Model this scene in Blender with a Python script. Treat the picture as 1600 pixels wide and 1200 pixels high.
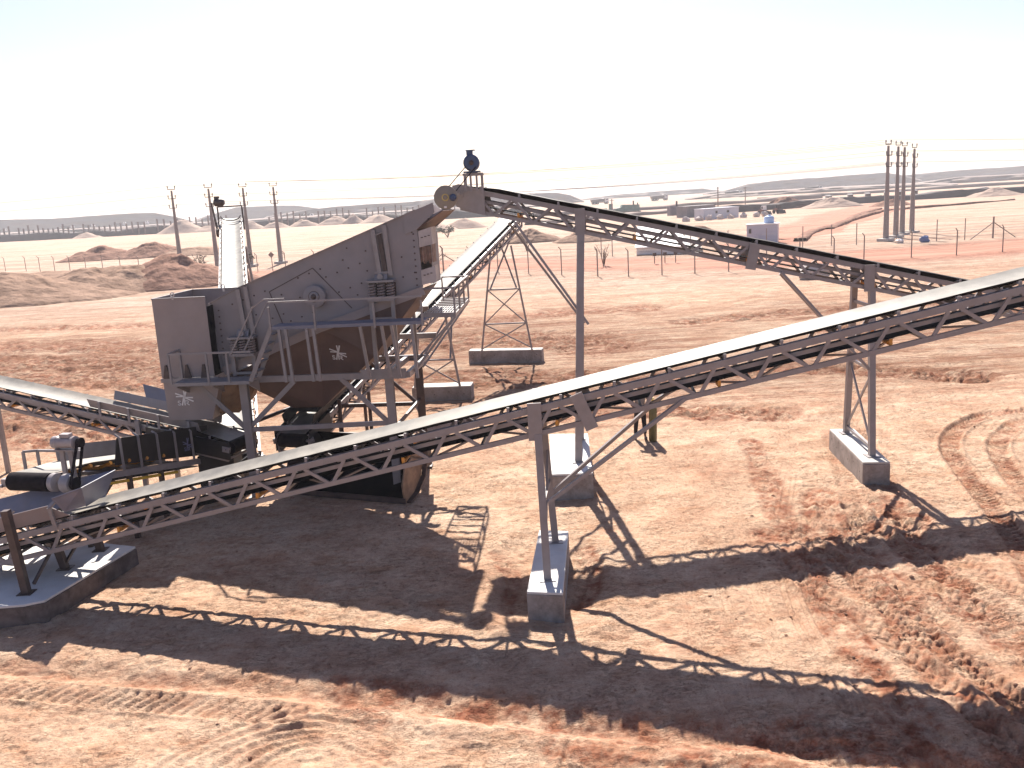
import bpy, math, random
import numpy as np
from mathutils import Vector, Matrix
R = math.radians
random.seed(7)
rng = np.random.default_rng(11)
SC = bpy.context.scene
for o in list(bpy.data.objects):
    bpy.data.objects.remove(o)

# ------------------------------------------------------------------ camera, sky, sun, exposure
cam_d = bpy.data.cameras.new('camera')
cam = bpy.data.objects.new('camera', cam_d)
SC.collection.objects.link(cam)
SC.camera = cam
cam_d.sensor_width = 36.0
cam_d.lens = 36.0 * 1400 / 1600
cam_d.clip_start = 0.1
cam_d.clip_end = 9000
_p = math.atan(290 / 1400); _r = R(3.2)
_f = Vector((0, math.cos(_p), -math.sin(_p)))
_r0 = Vector((1, 0, 0)); _u0 = _r0.cross(_f)
_rt = math.cos(_r) * _r0 - math.sin(_r) * _u0
_up = math.cos(_r) * _u0 + math.sin(_r) * _r0
cam.matrix_world = Matrix(((_rt.x, _up.x, -_f.x, 0), (_rt.y, _up.y, -_f.y, 0), (_rt.z, _up.z, -_f.z, 7.0), (0, 0, 0, 1)))
SC.render.resolution_x = 1024
SC.render.resolution_y = 768

SUN_DIR = Vector((-0.07, 1.02, 1.0)).normalized()      # towards the sun
world = bpy.data.worlds.new('World'); SC.world = world
world.use_nodes = True
wn = world.node_tree
sky = wn.nodes.new('ShaderNodeTexSky')
sky.sky_type = 'NISHITA'; sky.sun_disc = False
sky.sun_elevation = math.asin(SUN_DIR.z)
sky.sun_rotation = math.atan2(SUN_DIR.x, SUN_DIR.y)
sky.dust_density = 0.8; sky.air_density = 1.0; sky.ozone_density = 1.0
tint = wn.nodes.new('ShaderNodeMixRGB'); tint.blend_type = 'MULTIPLY'; tint.inputs[0].default_value = 1.0
tint.inputs[2].default_value = (1.05, 0.94, 1.03, 1)          # dusty, slightly mauve sky
wn.links.new(sky.outputs[0], tint.inputs[1]); wn.links.new(tint.outputs[0], wn.nodes['Background'].inputs[0])
wn.nodes['Background'].inputs[1].default_value = 0.058
sd = bpy.data.lights.new('sun', 'SUN'); sd.energy = 4.8; sd.angle = R(0.5); sd.color = (1.0, 0.94, 0.85)
so = bpy.data.objects.new('sun', sd); SC.collection.objects.link(so)
so.rotation_euler = SUN_DIR.to_track_quat('Z', 'Y').to_euler()
so.location = (0, 0, 40)
SC.view_settings.view_transform = 'Standard'
SC.view_settings.look = 'None'
SC.view_settings.exposure = 1.36
SC.view_settings.gamma = 1.0

# ------------------------------------------------------------------ materials
MATS = {}
def pmat(name, col, rough=0.6, metal=0.0, var=0.2, scale=6.0, dirt=None, dirt_amt=0.35, bump=0.0, bscale=40.0, spec=0.5, dscale=2.2):
    m = bpy.data.materials.new(name); m.use_nodes = True
    nt = m.node_tree; N = nt.nodes; L = nt.links
    b = N['Principled BSDF']
    b.inputs['Roughness'].default_value = rough
    b.inputs['Metallic'].default_value = metal
    b.inputs['Specular IOR Level'].default_value = spec
    tc = N.new('ShaderNodeTexCoord')
    n1 = N.new('ShaderNodeTexNoise'); n1.inputs['Scale'].default_value = scale; n1.inputs['Detail'].default_value = 8
    L.new(tc.outputs['Object'], n1.inputs['Vector'])
    r1 = N.new('ShaderNodeValToRGB')
    e = r1.color_ramp.elements
    e[0].position = 0.3; e[1].position = 0.7
    e[0].color = tuple(c * (1 - var) for c in col) + (1,)
    e[1].color = tuple(min(1, c * (1 + var)) for c in col) + (1,)
    L.new(n1.outputs['Fac'], r1.inputs['Fac'])
    out = r1.outputs['Color']
    if dirt:
        n2 = N.new('ShaderNodeTexNoise'); n2.inputs['Scale'].default_value = dscale; n2.inputs['Detail'].default_value = 10
        n2.inputs['Roughness'].default_value = 0.7
        L.new(tc.outputs['Object'], n2.inputs['Vector'])
        mr = N.new('ShaderNodeMapRange'); mr.inputs['From Min'].default_value = 0.45; mr.inputs['From Max'].default_value = 0.72
        mr.inputs['To Max'].default_value = dirt_amt
        L.new(n2.outputs['Fac'], mr.inputs['Value'])
        mx = N.new('ShaderNodeMixRGB'); mx.inputs['Color2'].default_value = tuple(dirt) + (1,)
        L.new(mr.outputs['Result'], mx.inputs['Fac']); L.new(out, mx.inputs['Color1'])
        out = mx.outputs['Color']
        ra = N.new('ShaderNodeMapRange'); ra.inputs['To Min'].default_value = rough; ra.inputs['To Max'].default_value = min(1, rough + 0.3)
        L.new(mr.outputs['Result'], ra.inputs['Value']); L.new(ra.outputs['Result'], b.inputs['Roughness'])
    L.new(out, b.inputs['Base Color'])
    if bump:
        n3 = N.new('ShaderNodeTexNoise'); n3.inputs['Scale'].default_value = bscale; n3.inputs['Detail'].default_value = 6
        L.new(tc.outputs['Object'], n3.inputs['Vector'])
        bp = N.new('ShaderNodeBump'); bp.inputs['Strength'].default_value = bump; bp.inputs['Distance'].default_value = 0.02
        L.new(n3.outputs['Fac'], bp.inputs['Height']); L.new(bp.outputs['Normal'], b.inputs['Normal'])
    MATS[name] = m
    return m
SAND = (0.42, 0.27, 0.17)
steel = pmat('painted steel', (0.25, 0.222, 0.220), 0.42, 0.0, 0.10, 5, dirt=(0.30, 0.21, 0.17), dirt_amt=0.3, bump=0.05, bscale=60)
plate = pmat('screen plate paint', (0.222, 0.200, 0.206), 0.5, 0.0, 0.08, 2.5, dirt=(0.30, 0.22, 0.20), dirt_amt=0.35, bump=0.04, bscale=30, dscale=1.1)
chutem = pmat('chute paint', (0.265, 0.215, 0.205), 0.5, 0.0, 0.08, 2.0, dirt=(0.34, 0.25, 0.20), dirt_amt=0.4, bump=0.04, bscale=30, dscale=0.9)
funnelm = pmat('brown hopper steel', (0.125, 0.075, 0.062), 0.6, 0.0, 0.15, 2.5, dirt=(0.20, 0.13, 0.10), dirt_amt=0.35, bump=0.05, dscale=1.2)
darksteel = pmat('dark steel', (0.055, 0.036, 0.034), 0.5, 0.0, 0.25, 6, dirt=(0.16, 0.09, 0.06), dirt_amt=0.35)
blueplate = pmat('blue grey plate', (0.155, 0.155, 0.20), 0.4, 0.0, 0.12, 3, dirt=(0.3, 0.22, 0.18), dirt_amt=0.25)
belt_m = pmat('dusty rubber belt', (0.165, 0.15, 0.13), 0.5, 0.0, 0.25, 3.5, dirt=(0.32, 0.28, 0.23), dirt_amt=0.65, bump=0.05, spec=0.32, dscale=1.1)
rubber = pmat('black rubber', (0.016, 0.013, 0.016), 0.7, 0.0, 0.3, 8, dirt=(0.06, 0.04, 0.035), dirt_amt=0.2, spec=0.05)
blackplate = pmat('black skirt board', (0.014, 0.012, 0.014), 0.55, 0.0, 0.3, 5, dirt=(0.05, 0.035, 0.03), dirt_amt=0.25)
lightsteel = pmat('light galvanised steel', (0.50, 0.45, 0.42), 0.4, 0.2, 0.12, 10)
orange = pmat('orange roller', (0.62, 0.25, 0.03), 0.45, 0.0, 0.2, 10, dirt=(0.3, 0.15, 0.08), dirt_amt=0.4)
motor_b = pmat('blue motor paint', (0.028, 0.055, 0.13), 0.35, 0.0, 0.2, 8, dirt=(0.15, 0.12, 0.12), dirt_amt=0.2)
motor_g = pmat('grey motor paint', (0.32, 0.28, 0.275), 0.4, 0.0, 0.12, 8, dirt=(0.2, 0.14, 0.11), dirt_amt=0.3)
pulley_m = pmat('pulley guard paint', (0.24, 0.205, 0.165), 0.45, 0.0, 0.1, 4, dirt=(0.15, 0.10, 0.08), dirt_amt=0.25)
yellow = pmat('brass yellow', (0.45, 0.34, 0.12), 0.4, 0.3, 0.1, 10)
white = pmat('white paint', (0.72, 0.68, 0.66), 0.5, 0.0, 0.06, 6, dirt=(0.5, 0.42, 0.35), dirt_amt=0.25)
offwhite = pmat('worn off-white plate', (0.42, 0.36, 0.34), 0.5, 0.0, 0.12, 6, dirt=(0.2, 0.12, 0.09), dirt_amt=0.4)
concrete = pmat('concrete', (0.50, 0.47, 0.43), 0.85, 0.0, 0.16, 4, dirt=(0.24, 0.18, 0.14), dirt_amt=0.55, bump=0.35, bscale=25, dscale=1.7)
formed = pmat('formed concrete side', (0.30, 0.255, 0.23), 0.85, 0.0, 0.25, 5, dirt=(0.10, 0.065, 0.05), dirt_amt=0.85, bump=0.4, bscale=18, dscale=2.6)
rust = pmat('rusty sheet', (0.26, 0.15, 0.085), 0.75, 0.0, 0.3, 4, dirt=(0.40, 0.28, 0.17), dirt_amt=0.5, bump=0.1)
canvas = pmat('rust stained rubber curtain', (0.24, 0.15, 0.115), 0.8, 0.0, 0.4, 9, dirt=(0.08, 0.04, 0.03), dirt_amt=0.6, bump=0.2)
tan = pmat('tan side plate', (0.26, 0.16, 0.10), 0.7, 0.0, 0.25, 5, dirt=(0.09, 0.05, 0.04), dirt_amt=0.5, bump=0.1)
poleconc = pmat('pole concrete', (0.27, 0.235, 0.22), 0.85, 0.0, 0.1, 3)
wire_m = pmat('wire', (0.16, 0.13, 0.13), 0.5, 0.4, 0.1, 3)
post_m = pmat('fence post', (0.26, 0.20, 0.17), 0.7, 0.0, 0.2, 3)
pillar_m = pmat('pillar', (0.20, 0.15, 0.135), 0.85, 0.0, 0.2, 0.3)
bank_m = pmat('dark embankment', (0.09, 0.07, 0.066), 0.95, 0.0, 0.35, 0.12, bump=0.3, bscale=0.8)
hill_m = pmat('hill soil', (0.24, 0.175, 0.145), 0.95, 0.0, 0.25, 0.012, dirt=(0.19, 0.135, 0.12), dirt_amt=0.8, dscale=0.03)
skin_m = pmat('skin', (0.22, 0.11, 0.07), 0.55, 0, 0.05, 10)
shirt_m = pmat('grey shirt', (0.22, 0.19, 0.185), 0.85, 0, 0.15, 20)
trouser_m = pmat('black trousers', (0.018, 0.013, 0.016), 0.85, 0, 0.2, 20)
cap_m = pmat('green cap', (0.02, 0.10, 0.055), 0.8, 0, 0.1, 20)
gas_m = pmat('olive gas cylinder paint', (0.085, 0.082, 0.032), 0.4, 0, 0.25, 7, dirt=(0.2, 0.15, 0.06), dirt_amt=0.6, dscale=9)
bluebag = pmat('blue plastic', (0.10, 0.14, 0.30), 0.5, 0, 0.2, 4)
green_m = pmat('green machine paint', (0.13, 0.19, 0.16), 0.6, 0, 0.2, 1)
greyb = pmat('grey building panel', (0.19, 0.17, 0.18), 0.7, 0, 0.15, 1)
trailer_m = pmat('pale trailer panel', (0.50, 0.50, 0.56), 0.5, 0, 0.06, 0.6)
loader_m = pmat('dark red machine paint', (0.20, 0.085, 0.065), 0.6, 0, 0.2, 2)
glass = pmat('dark glass', (0.03, 0.035, 0.045), 0.1, 0, 0.1, 2)
whiterock = pmat('pale rock', (0.52, 0.44, 0.40), 0.9, 0, 0.2, 1.5, bump=0.3, bscale=6)
bark = pmat('dry branch', (0.16, 0.11, 0.085), 0.9, 0, 0.2, 8)
leaf = pmat('dusty leaf', (0.13, 0.11, 0.07), 0.8, 0, 0.3, 3)

def soil_material(name, far=False):
    m = bpy.data.materials.new(name); m.use_nodes = True
    nt = m.node_tree; N = nt.nodes; L = nt.links
    b = N['Principled BSDF']; b.inputs['Roughness'].default_value = 0.92; b.inputs['Specular IOR Level'].default_value = 0.15
    g = N.new('ShaderNodeNewGeometry')
    def noise(s, d=8, r=0.6, sc=(1, 1, 1)):
        mp = N.new('ShaderNodeMapping'); mp.inputs['Scale'].default_value = sc
        L.new(g.outputs['Position'], mp.inputs['Vector'])
        n = N.new('ShaderNodeTexNoise'); n.inputs['Scale'].default_value = s; n.inputs['Detail'].default_value = d; n.inputs['Roughness'].default_value = r
        L.new(mp.outputs['Vector'], n.inputs['Vector']); return n.outputs['Fac']
    def ramp(fac, stops):
        r = N.new('ShaderNodeValToRGB'); cr = r.color_ramp
        cr.elements[0].position = stops[0][0]; cr.elements[0].color = stops[0][1] + (1,)
        cr.elements[1].position = stops[-1][0]; cr.elements[1].color = stops[-1][1] + (1,)
        for p, c in stops[1:-1]:
            e = cr.elements.new(p); e.color = c + (1,)
        L.new(fac, r.inputs['Fac']); return r.outputs['Color']
    def mix(f, a, c, mode='MIX'):
        x = N.new('ShaderNodeMixRGB'); x.blend_type = mode
        if isinstance(f, float): x.inputs['Fac'].default_value = f
        else: L.new(f, x.inputs['Fac'])
        for i, v in (('Color1', a), ('Color2', c)):
            if isinstance(v, tuple): x.inputs[i].default_value = v + (1,)
            else: L.new(v, x.inputs[i])
        return x.outputs['Color']
    def rng_(f, a, bb, c=0.0, d=1.0):
        r = N.new('ShaderNodeMapRange'); L.new(f, r.inputs['Value'])
        r.inputs['From Min'].default_value = a; r.inputs['From Max'].default_value = bb
        r.inputs['To Min'].default_value = c; r.inputs['To Max'].default_value = d; return r.outputs['Result']
    def math_(op, a, c):
        x = N.new('ShaderNodeMath'); x.operation = op; x.use_clamp = True
        for i, v in ((0, a), (1, c)):
            if isinstance(v, float): x.inputs[i].default_value = v
            else: L.new(v, x.inputs[i])
        return x.outputs[0]
    base = ramp(noise(0.35, 9), [(0.28, (0.46, 0.285, 0.187)), (0.5, (0.53, 0.370, 0.256)), (0.72, (0.57, 0.435, 0.32))])
    fine = ramp(noise(9.0, 10, 0.75), [(0.32, (0.58, 0.46, 0.40)), (0.47, (0.97, 0.95, 0.94)), (0.7, (1.10, 1.10, 1.10))])
    col = mix(1.0, base, fine, 'MULTIPLY')
    speck = ramp(noise(34.0, 6, 0.8), [(0.36, (0.46, 0.35, 0.30)), (0.46, (1.0, 1.0, 1.0)), (0.9, (1.05, 1.05, 1.05))])
    col = mix(0.8, col, speck, 'MULTIPLY')
    blot = ramp(noise(1.3, 8, 0.7, (0.7, 1.3, 1)), [(0.36, (0.84, 0.72, 0.64)), (0.5, (1.0, 1.0, 1.0)), (0.9, (1.03, 1.03, 1.03))])
    col = mix(0.9, col, blot, 'MULTIPLY')
    ad = N.new('ShaderNodeAttribute'); ad.attribute_name = 'faraway'
    fcol = ramp(noise(0.16, 10, 0.75, (0.25, 1.5, 1)), [(0.36, (0.33, 0.205, 0.145)), (0.50, (0.46, 0.33, 0.245)), (0.64, (0.53, 0.41, 0.325))])
    fcol2 = ramp(noise(1.1, 10, 0.75, (0.3, 1.4, 1)), [(0.36, (0.70, 0.60, 0.54)), (0.5, (1.0, 1.0, 1.0)), (0.8, (1.05, 1.05, 1.05))])
    col = mix(ad.outputs['Fac'], col, mix(1.0, fcol, fcol2, 'MULTIPLY'))
    at = N.new('ShaderNodeAttribute'); at.attribute_name = 'churn'
    ar = N.new('ShaderNodeAttribute'); ar.attribute_name = 'redness'
    ch = math_('MULTIPLY', at.outputs['Fac'], rng_(noise(2.3, 10, 0.7), 0.36, 0.6))
    col = mix(ch, col, ramp(noise(4, 8), [(0.35, (0.18, 0.055, 0.03)), (0.65, (0.34, 0.145, 0.08))]))
    rd = math_('MULTIPLY', ar.outputs['Fac'], rng_(noise(0.25, 6, 0.6, (0.35, 1.6, 1)), 0.30, 0.62, 0.35, 1.0))
    col = mix(rd, col, (0.38, 0.17, 0.115))
    # streaky dark wheel marks of the far field, long in x
    st = rng_(noise(0.6, 12, 0.80, (0.20, 1.3, 1)), 0.475, 0.575, 0.0, 1.0)
    af = N.new('ShaderNodeAttribute'); af.attribute_name = 'streak'
    col = mix(math_('MULTIPLY', st, af.outputs['Fac']), col, (0.25, 0.105, 0.055))
    ln = N.new('ShaderNodeMath'); ln.operation = 'SUBTRACT'; ln.inputs[0].default_value = 1.0; ln.use_clamp = True
    n_ = noise(0.9, 3, 0.5, (0.035, 1.0, 1)); a_ = N.new('ShaderNodeMath'); a_.operation = 'SUBTRACT'; L.new(n_, a_.inputs[0]); a_.inputs[1].default_value = 0.5
    c_ = N.new('ShaderNodeMath'); c_.operation = 'ABSOLUTE'; L.new(a_.outputs[0], c_.inputs[0]); L.new(rng_(c_.outputs[0], 0.004, 0.022), ln.inputs[1])
    lf_ = math_('MULTIPLY', math_('MULTIPLY', ln.outputs[0], rng_(noise(0.35, 6, 0.7, (0.4, 1, 1)), 0.40, 0.55)), math_('ADD', af.outputs['Fac'], af.outputs['Fac']))
    col = mix(lf_, col, (0.26, 0.12, 0.07))
    L.new(col, b.inputs['Base Color'])
    def crease(s_, w, sc=(1, 1, 1), d=4):
        n_ = noise(s_, d, 0.55, sc)
        a_ = N.new('ShaderNodeMath'); a_.operation = 'SUBTRACT'; L.new(n_, a_.inputs[0]); a_.inputs[1].default_value = 0.5
        c_ = N.new('ShaderNodeMath'); c_.operation = 'ABSOLUTE'; L.new(a_.outputs[0], c_.inputs[0])
        return rng_(c_.outputs[0], 0.0, w)
    b0 = N.new('ShaderNodeBump'); b0.inputs['Strength'].default_value = 0.85; b0.inputs['Distance'].default_value = 0.03
    msk = math_('MAXIMUM', math_('MULTIPLY', crease(5.5, 0.02, (0.5, 1.7, 1), 6), crease(11.0, 0.022, (0.6, 1.4, 1), 4)), rng_(noise(1.1, 4), 0.42, 0.62))
    L.new(msk, b0.inputs['Height'])
    b1 = N.new('ShaderNodeBump'); b1.inputs['Strength'].default_value = 0.8; b1.inputs['Distance'].default_value = 0.05
    L.new(noise(13.0, 8, 0.72, (0.7, 1.2, 1)), b1.inputs['Height']); L.new(b0.outputs['Normal'], b1.inputs['Normal'])
    bf = N.new('ShaderNodeBump'); bf.inputs['Distance'].default_value = 0.55
    L.new(af.outputs['Fac'], bf.inputs['Strength'])
    L.new(noise(1.7, 9, 0.72, (0.45, 1.3, 1)), bf.inputs['Height']); L.new(b1.outputs['Normal'], bf.inputs['Normal']); b1 = bf
    b2 = N.new('ShaderNodeBump'); b2.inputs['Strength'].default_value = 0.5; b2.inputs['Distance'].default_value = 0.012
    L.new(noise(70.0, 5, 0.7), b2.inputs['Height']); L.new(b1.outputs['Normal'], b2.inputs['Normal'])
    L.new(b2.outputs['Normal'], b.inputs['Normal'])
    return m
soil = soil_material('sandy soil')
def flat_soil(name, c1, c2, s, bump=0.6, bs=3.0, stretch=(1, 1, 1)):
    m = bpy.data.materials.new(name); m.use_nodes = True
    nt = m.node_tree; N = nt.nodes; L = nt.links
    b = N['Principled BSDF']; b.inputs['Roughness'].default_value = 0.95; b.inputs['Specular IOR Level'].default_value = 0.1
    g = N.new('ShaderNodeNewGeometry'); mp = N.new('ShaderNodeMapping'); mp.inputs['Scale'].default_value = stretch
    L.new(g.outputs['Position'], mp.inputs['Vector'])
    n = N.new('ShaderNodeTexNoise'); n.inputs['Scale'].default_value = s; n.inputs['Detail'].default_value = 10; n.inputs['Roughness'].default_value = 0.65
    L.new(mp.outputs['Vector'], n.inputs['Vector'])
    r = N.new('ShaderNodeValToRGB'); r.color_ramp.elements[0].position = 0.32; r.color_ramp.elements[1].position = 0.66
    r.color_ramp.elements[0].color = c1 + (1,); r.color_ramp.elements[1].color = c2 + (1,)
    L.new(n.outputs['Fac'], r.inputs['Fac']); L.new(r.outputs['Color'], b.inputs['Base Color'])
    n2 = N.new('ShaderNodeTexNoise'); n2.inputs['Scale'].default_value = bs; n2.inputs['Detail'].default_value = 8
    L.new(g.outputs['Position'], n2.inputs['Vector'])
    bp = N.new('ShaderNodeBump'); bp.inputs['Strength'].default_value = bump; bp.inputs['Distance'].default_value = 0.25
    L.new(n2.outputs['Fac'], bp.inputs['Height']); L.new(bp.outputs['Normal'], b.inputs['Normal'])
    return m
heap_m = flat_soil('heap sand', (0.16, 0.095, 0.065), (0.33, 0.215, 0.155), 0.6, 1.0, 1.3)
heap_red = flat_soil('heap red soil', (0.11, 0.05, 0.036), (0.31, 0.175, 0.125), 0.6, 1.0, 1.2)
heap_pale = flat_soil('heap pale gravel', (0.36, 0.26, 0.21), (0.46, 0.34, 0.27), 0.5)
road_m = flat_soil('red dirt road', (0.31, 0.14, 0.095), (0.42, 0.225, 0.16), 0.22, 0.35, 2.0, (0.3, 1.8, 1))

# ------------------------------------------------------------------ mesh helpers
class MB:
    def __init__(s): s.v = []; s.f = []
    def add(s, vs, fs):
        n = len(s.v); s.v += [tuple(v) for v in vs]; s.f += [tuple(i + n for i in f) for f in fs]; return s
    def hexa(s, c8):
        return s.add(c8, [(0, 3, 2, 1), (4, 5, 6, 7), (0, 1, 5, 4), (1, 2, 6, 5), (2, 3, 7, 6), (3, 0, 4, 7)])
    def box(s, c, sz, ax=None):
        c = Vector(c); X, Y, Z = ax if ax else (Vector((1, 0, 0)), Vector((0, 1, 0)), Vector((0, 0, 1)))
        a, b, d = X * sz[0] / 2, Y * sz[1] / 2, Z * sz[2] / 2
        return s.hexa([c - a - b - d, c + a - b - d, c + a + b - d, c - a + b - d, c - a - b + d, c + a - b + d, c + a + b + d, c - a + b + d])
    def beam(s, p, q, w=0.06, h=0.06, up=(0, 0, 1)):
        p = Vector(p); q = Vector(q); d = (q - p)
        if d.length < 1e-6: return s
        d.normalize(); up = Vector(up)
        if abs(d.dot(up)) > 0.97: up = Vector((0, 1, 0.0)) if abs(d.y) < 0.9 else Vector((1, 0, 0))
        sd_ = d.cross(up).normalized(); u = sd_.cross(d).normalized()
        a = sd_ * w / 2; b = u * h / 2
        return s.hexa([p - a - b, p + a - b, p + a + b, p - a + b, q - a - b, q + a - b, q + a + b, q - a + b][0:8]) if False else s.add(
            [p - a - b, p + a - b, p + a + b, p - a + b, q - a - b, q + a - b, q + a + b, q - a + b],
            [(0, 1, 2, 3), (7, 6, 5, 4), (0, 4, 5, 1), (1, 5, 6, 2), (2, 6, 7, 3), (3, 7, 4, 0)])
    def channel(s, p, q, w=0.06, h=0.1, t=0.012, up=(0, 0, 1), side=1):
        """C-section: web plus two flanges"""
        p = Vector(p); q = Vector(q); d = (q - p).normalized(); up = Vector(up)
        if abs(d.dot(up)) > 0.97: up = Vector((0, 1, 0))
        sd_ = d.cross(up).normalized() * side; u = sd_.cross(d).normalized() * side
        s.beam(p, q, t, h, u)
        for k in (-1, 1):
            o = sd_ * (-(w / 2 + t / 2 + 0.001)) + u * (k * (h / 2 - t / 2))
            s.beam(p + o, q + o, w, t, u)
        return s
    def tube(s, p, q, r, n=10, r2=None, caps=True):
        p = Vector(p); q = Vector(q); d = (q - p).normalized(); r2 = r if r2 is None else r2
        a = d.orthogonal().normalized(); b = d.cross(a)
        vs = []
        for c, rr in ((p, r), (q, r2)):
            for k in range(n):
                t = 2 * math.pi * k / n; vs.append(c + (a * math.cos(t) + b * math.sin(t)) * rr)
        fs = [(k, (k + 1) % n, n + (k + 1) % n, n + k) for k in range(n)]
        if caps: fs += [tuple(range(n - 1, -1, -1)), tuple(range(n, 2 * n))]
        return s.add(vs, fs)
    def path(s, pts, r, n=6):
        for a, b in zip(pts[:-1], pts[1:]): s.tube(a, b, r, n)
        return s
    def lathe(s, c, axis, prof, n=24):
        """prof = [(distance along axis, radius)]"""
        c = Vector(c); d = Vector(axis).normalized(); a = d.orthogonal().normalized(); b = d.cross(a)
        vs = []; m = len(prof)
        for t, r in prof:
            for k in range(n):
                w = 2 * math.pi * k / n; vs.append(c + d * t + (a * math.cos(w) + b * math.sin(w)) * r)
        fs = []
        for j in range(m - 1):
            for k in range(n):
                fs.append((j * n + k, j * n + (k + 1) % n, (j + 1) * n + (k + 1) % n, (j + 1) * n + k))
        fs += [tuple(range(n - 1, -1, -1)), tuple(range((m - 1) * n, m * n))]
        return s.add(vs, fs)
    def prism(s, poly, ext):
        ext = Vector(ext); n = len(poly); P = [Vector(p) for p in poly]
        return s.add(P + [p + ext for p in P], [tuple(range(n)), tuple(range(2 * n - 1, n - 1, -1))] + [(k, n + k, n + (k + 1) % n, (k + 1) % n) for k in range(n)])
    def sheet(s, poly, t=0.01):
        P = [Vector(p) for p in poly]; nn = (P[1] - P[0]).cross(P[2] - P[0]).normalized()
        return s.prism([p - nn * t / 2 for p in P], nn * t)
    def blob(s, c, sz, seed=0, n=2, rough=0.25):
        rr = random.Random(seed)
        rings, seg = 5, 8; vs = []; c = Vector(c)
        for i in range(rings + 1):
            th = math.pi * i / rings
            for k in range(seg):
                ph = 2 * math.pi * k / seg; q = 1 + rr.uniform(-rough, rough)
                vs.append(c + Vector((math.sin(th) * math.cos(ph) * sz[0] * q, math.sin(th) * math.sin(ph) * sz[1] * q, math.cos(th) * sz[2] * q)))
        fs = [(i * seg + k, (i + 1) * seg + k, (i + 1) * seg + (k + 1) % seg, i * seg + (k + 1) % seg) for i in range(rings) for k in range(seg)]
        return s.add(vs, fs)
    def build(s, name, mat, parent=None, label=None, smooth=False):
        off = Vector((0, 0, 0)); p = parent
        while p is not None: off += p.location; p = p.parent
        me = bpy.data.meshes.new(name)
        me.from_pydata([(x - off.x, y - off.y, z - off.z) for x, y, z in s.v], [], s.f)
        me.validate(); me.update()
        import bmesh
        bm = bmesh.new(); bm.from_mesh(me); bmesh.ops.recalc_face_normals(bm, faces=bm.faces); bm.to_mesh(me); bm.free()
        if smooth:
            for f in me.polygons: f.use_smooth = True
            try: me.set_sharp_from_angle(angle=R(40))
            except Exception: pass
        me.materials.append(mat)
        o = bpy.data.objects.new(name, me); SC.collection.objects.link(o)
        if parent is not None: o.parent = parent
        if label: o['label'] = label
        return o
def tag(o, label=None, cat=None, group=None, kind=None):
    if label: o['label'] = label
    if cat: o['category'] = cat
    if group: o['group'] = group
    if kind: o['kind'] = kind
    return o
def thing(name, label, cat, loc=(0, 0, 0), group=None):
    o = bpy.data.objects.new(name, None); SC.collection.objects.link(o); o.location = loc
    o.empty_display_size = 0.3
    return tag(o, label, cat, group)
def copy_tree(o, parent=None):
    c = o.copy(); SC.collection.objects.link(c)
    if parent is not None: c.parent = parent
    for ch in list(o.children): copy_tree(ch, c)
    return c
def V(*a): return Vector(a)

# ------------------------------------------------------------------ terrain
def hash2(ix, iy, seed):
    h = (ix.astype(np.int64) * 374761393 + iy.astype(np.int64) * 668265263 + seed * 974711) & 0xffffffff
    h = ((h ^ (h >> 13)) * 1274126177) & 0xffffffff
    return ((h ^ (h >> 16)) & 0xffff) / 65535.0
def vn(x, y, seed=0):
    ix = np.floor(x); iy = np.floor(y); fx = x - ix; fy = y - iy
    fx = fx * fx * (3 - 2 * fx); fy = fy * fy * (3 - 2 * fy)
    a = hash2(ix, iy, seed); b = hash2(ix + 1, iy, seed); c = hash2(ix, iy + 1, seed); d = hash2(ix + 1, iy + 1, seed)
    return (a * (1 - fx) + b * fx) * (1 - fy) + (c * (1 - fx) + d * fx) * fy
def fbm(x, y, seed=0, o=4):
    r = 0; a = 0.5
    for k in range(o):
        r = r + a * vn(x * 2 ** k, y * 2 ** k, seed + k * 17); a *= 0.5
    return r
def ss(a, b, x):
    t = np.clip((x - a) / (b - a), 0, 1); return t * t * (3 - 2 * t)
def smooth_line(pts, n=6):
    P = [np.array(p, float) for p in pts]; P = [2 * P[0] - P[1]] + P + [2 * P[-1] - P[-2]]
    out = []
    for i in range(1, len(P) - 2):
        for k in range(n):
            t = k / n
            out.append(0.5 * (2 * P[i] + (P[i + 1] - P[i - 1]) * t + (2 * P[i - 1] - 5 * P[i] + 4 * P[i + 1] - P[i + 2]) * t * t + (-P[i - 1] + 3 * P[i] - 3 * P[i + 1] + P[i + 2]) * t ** 3))
    out.append(P[-2]); return np.array(out)
def line_sd(x, y, L):
    """arc length and signed distance to a polyline"""
    best = np.full(x.shape, 1e9); S = np.zeros(x.shape); D = np.zeros(x.shape); s0 = 0
    for a, b in zip(L[:-1], L[1:]):
        d = b - a; l = np.hypot(*d)
        if l < 1e-6: continue
        d = d / l; rx = x - a[0]; ry = y - a[1]
        t = np.clip(rx * d[0] + ry * d[1], 0, l); px = rx - d[0] * t; py = ry - d[1] * t
        dd = np.hypot(px, py); m = dd < best
        best[m] = dd[m]; S[m] = s0 + t[m]; D[m] = (np.sign(rx * d[1] - ry * d[0]) * dd)[m]; s0 += l
    return S, D
NX, segs = 1040, [(-60, 5.0, 1.2)]
rows = list(np.linspace(-60, 4.5, 45)); y_ = 5.0
while y_ < 3200:
    rows.append(y_)
    k = 0.0026 if y_ < 24 else (0.0042 if y_ < 50 else (0.009 if y_ < 140 else 0.03))
    y_ += y_ * k
rows = np.array(rows); NY = len(rows)
u = np.linspace(-1, 1, NX); u = np.sign(u) * (0.72 * np.abs(u) / 0.9 * (np.abs(u) < 0.9) + (np.abs(u) >= 0.9) * (0.72 + (np.abs(u) - 0.9) * 9))
wid = np.where(rows > 6, rows, 6 + (6 - rows) * 1.5)
GX = np.outer(wid, u); GY = np.repeat(rows[:, None], NX, 1)
near = np.exp(-np.maximum(0, GY - 30) / 30)
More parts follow.
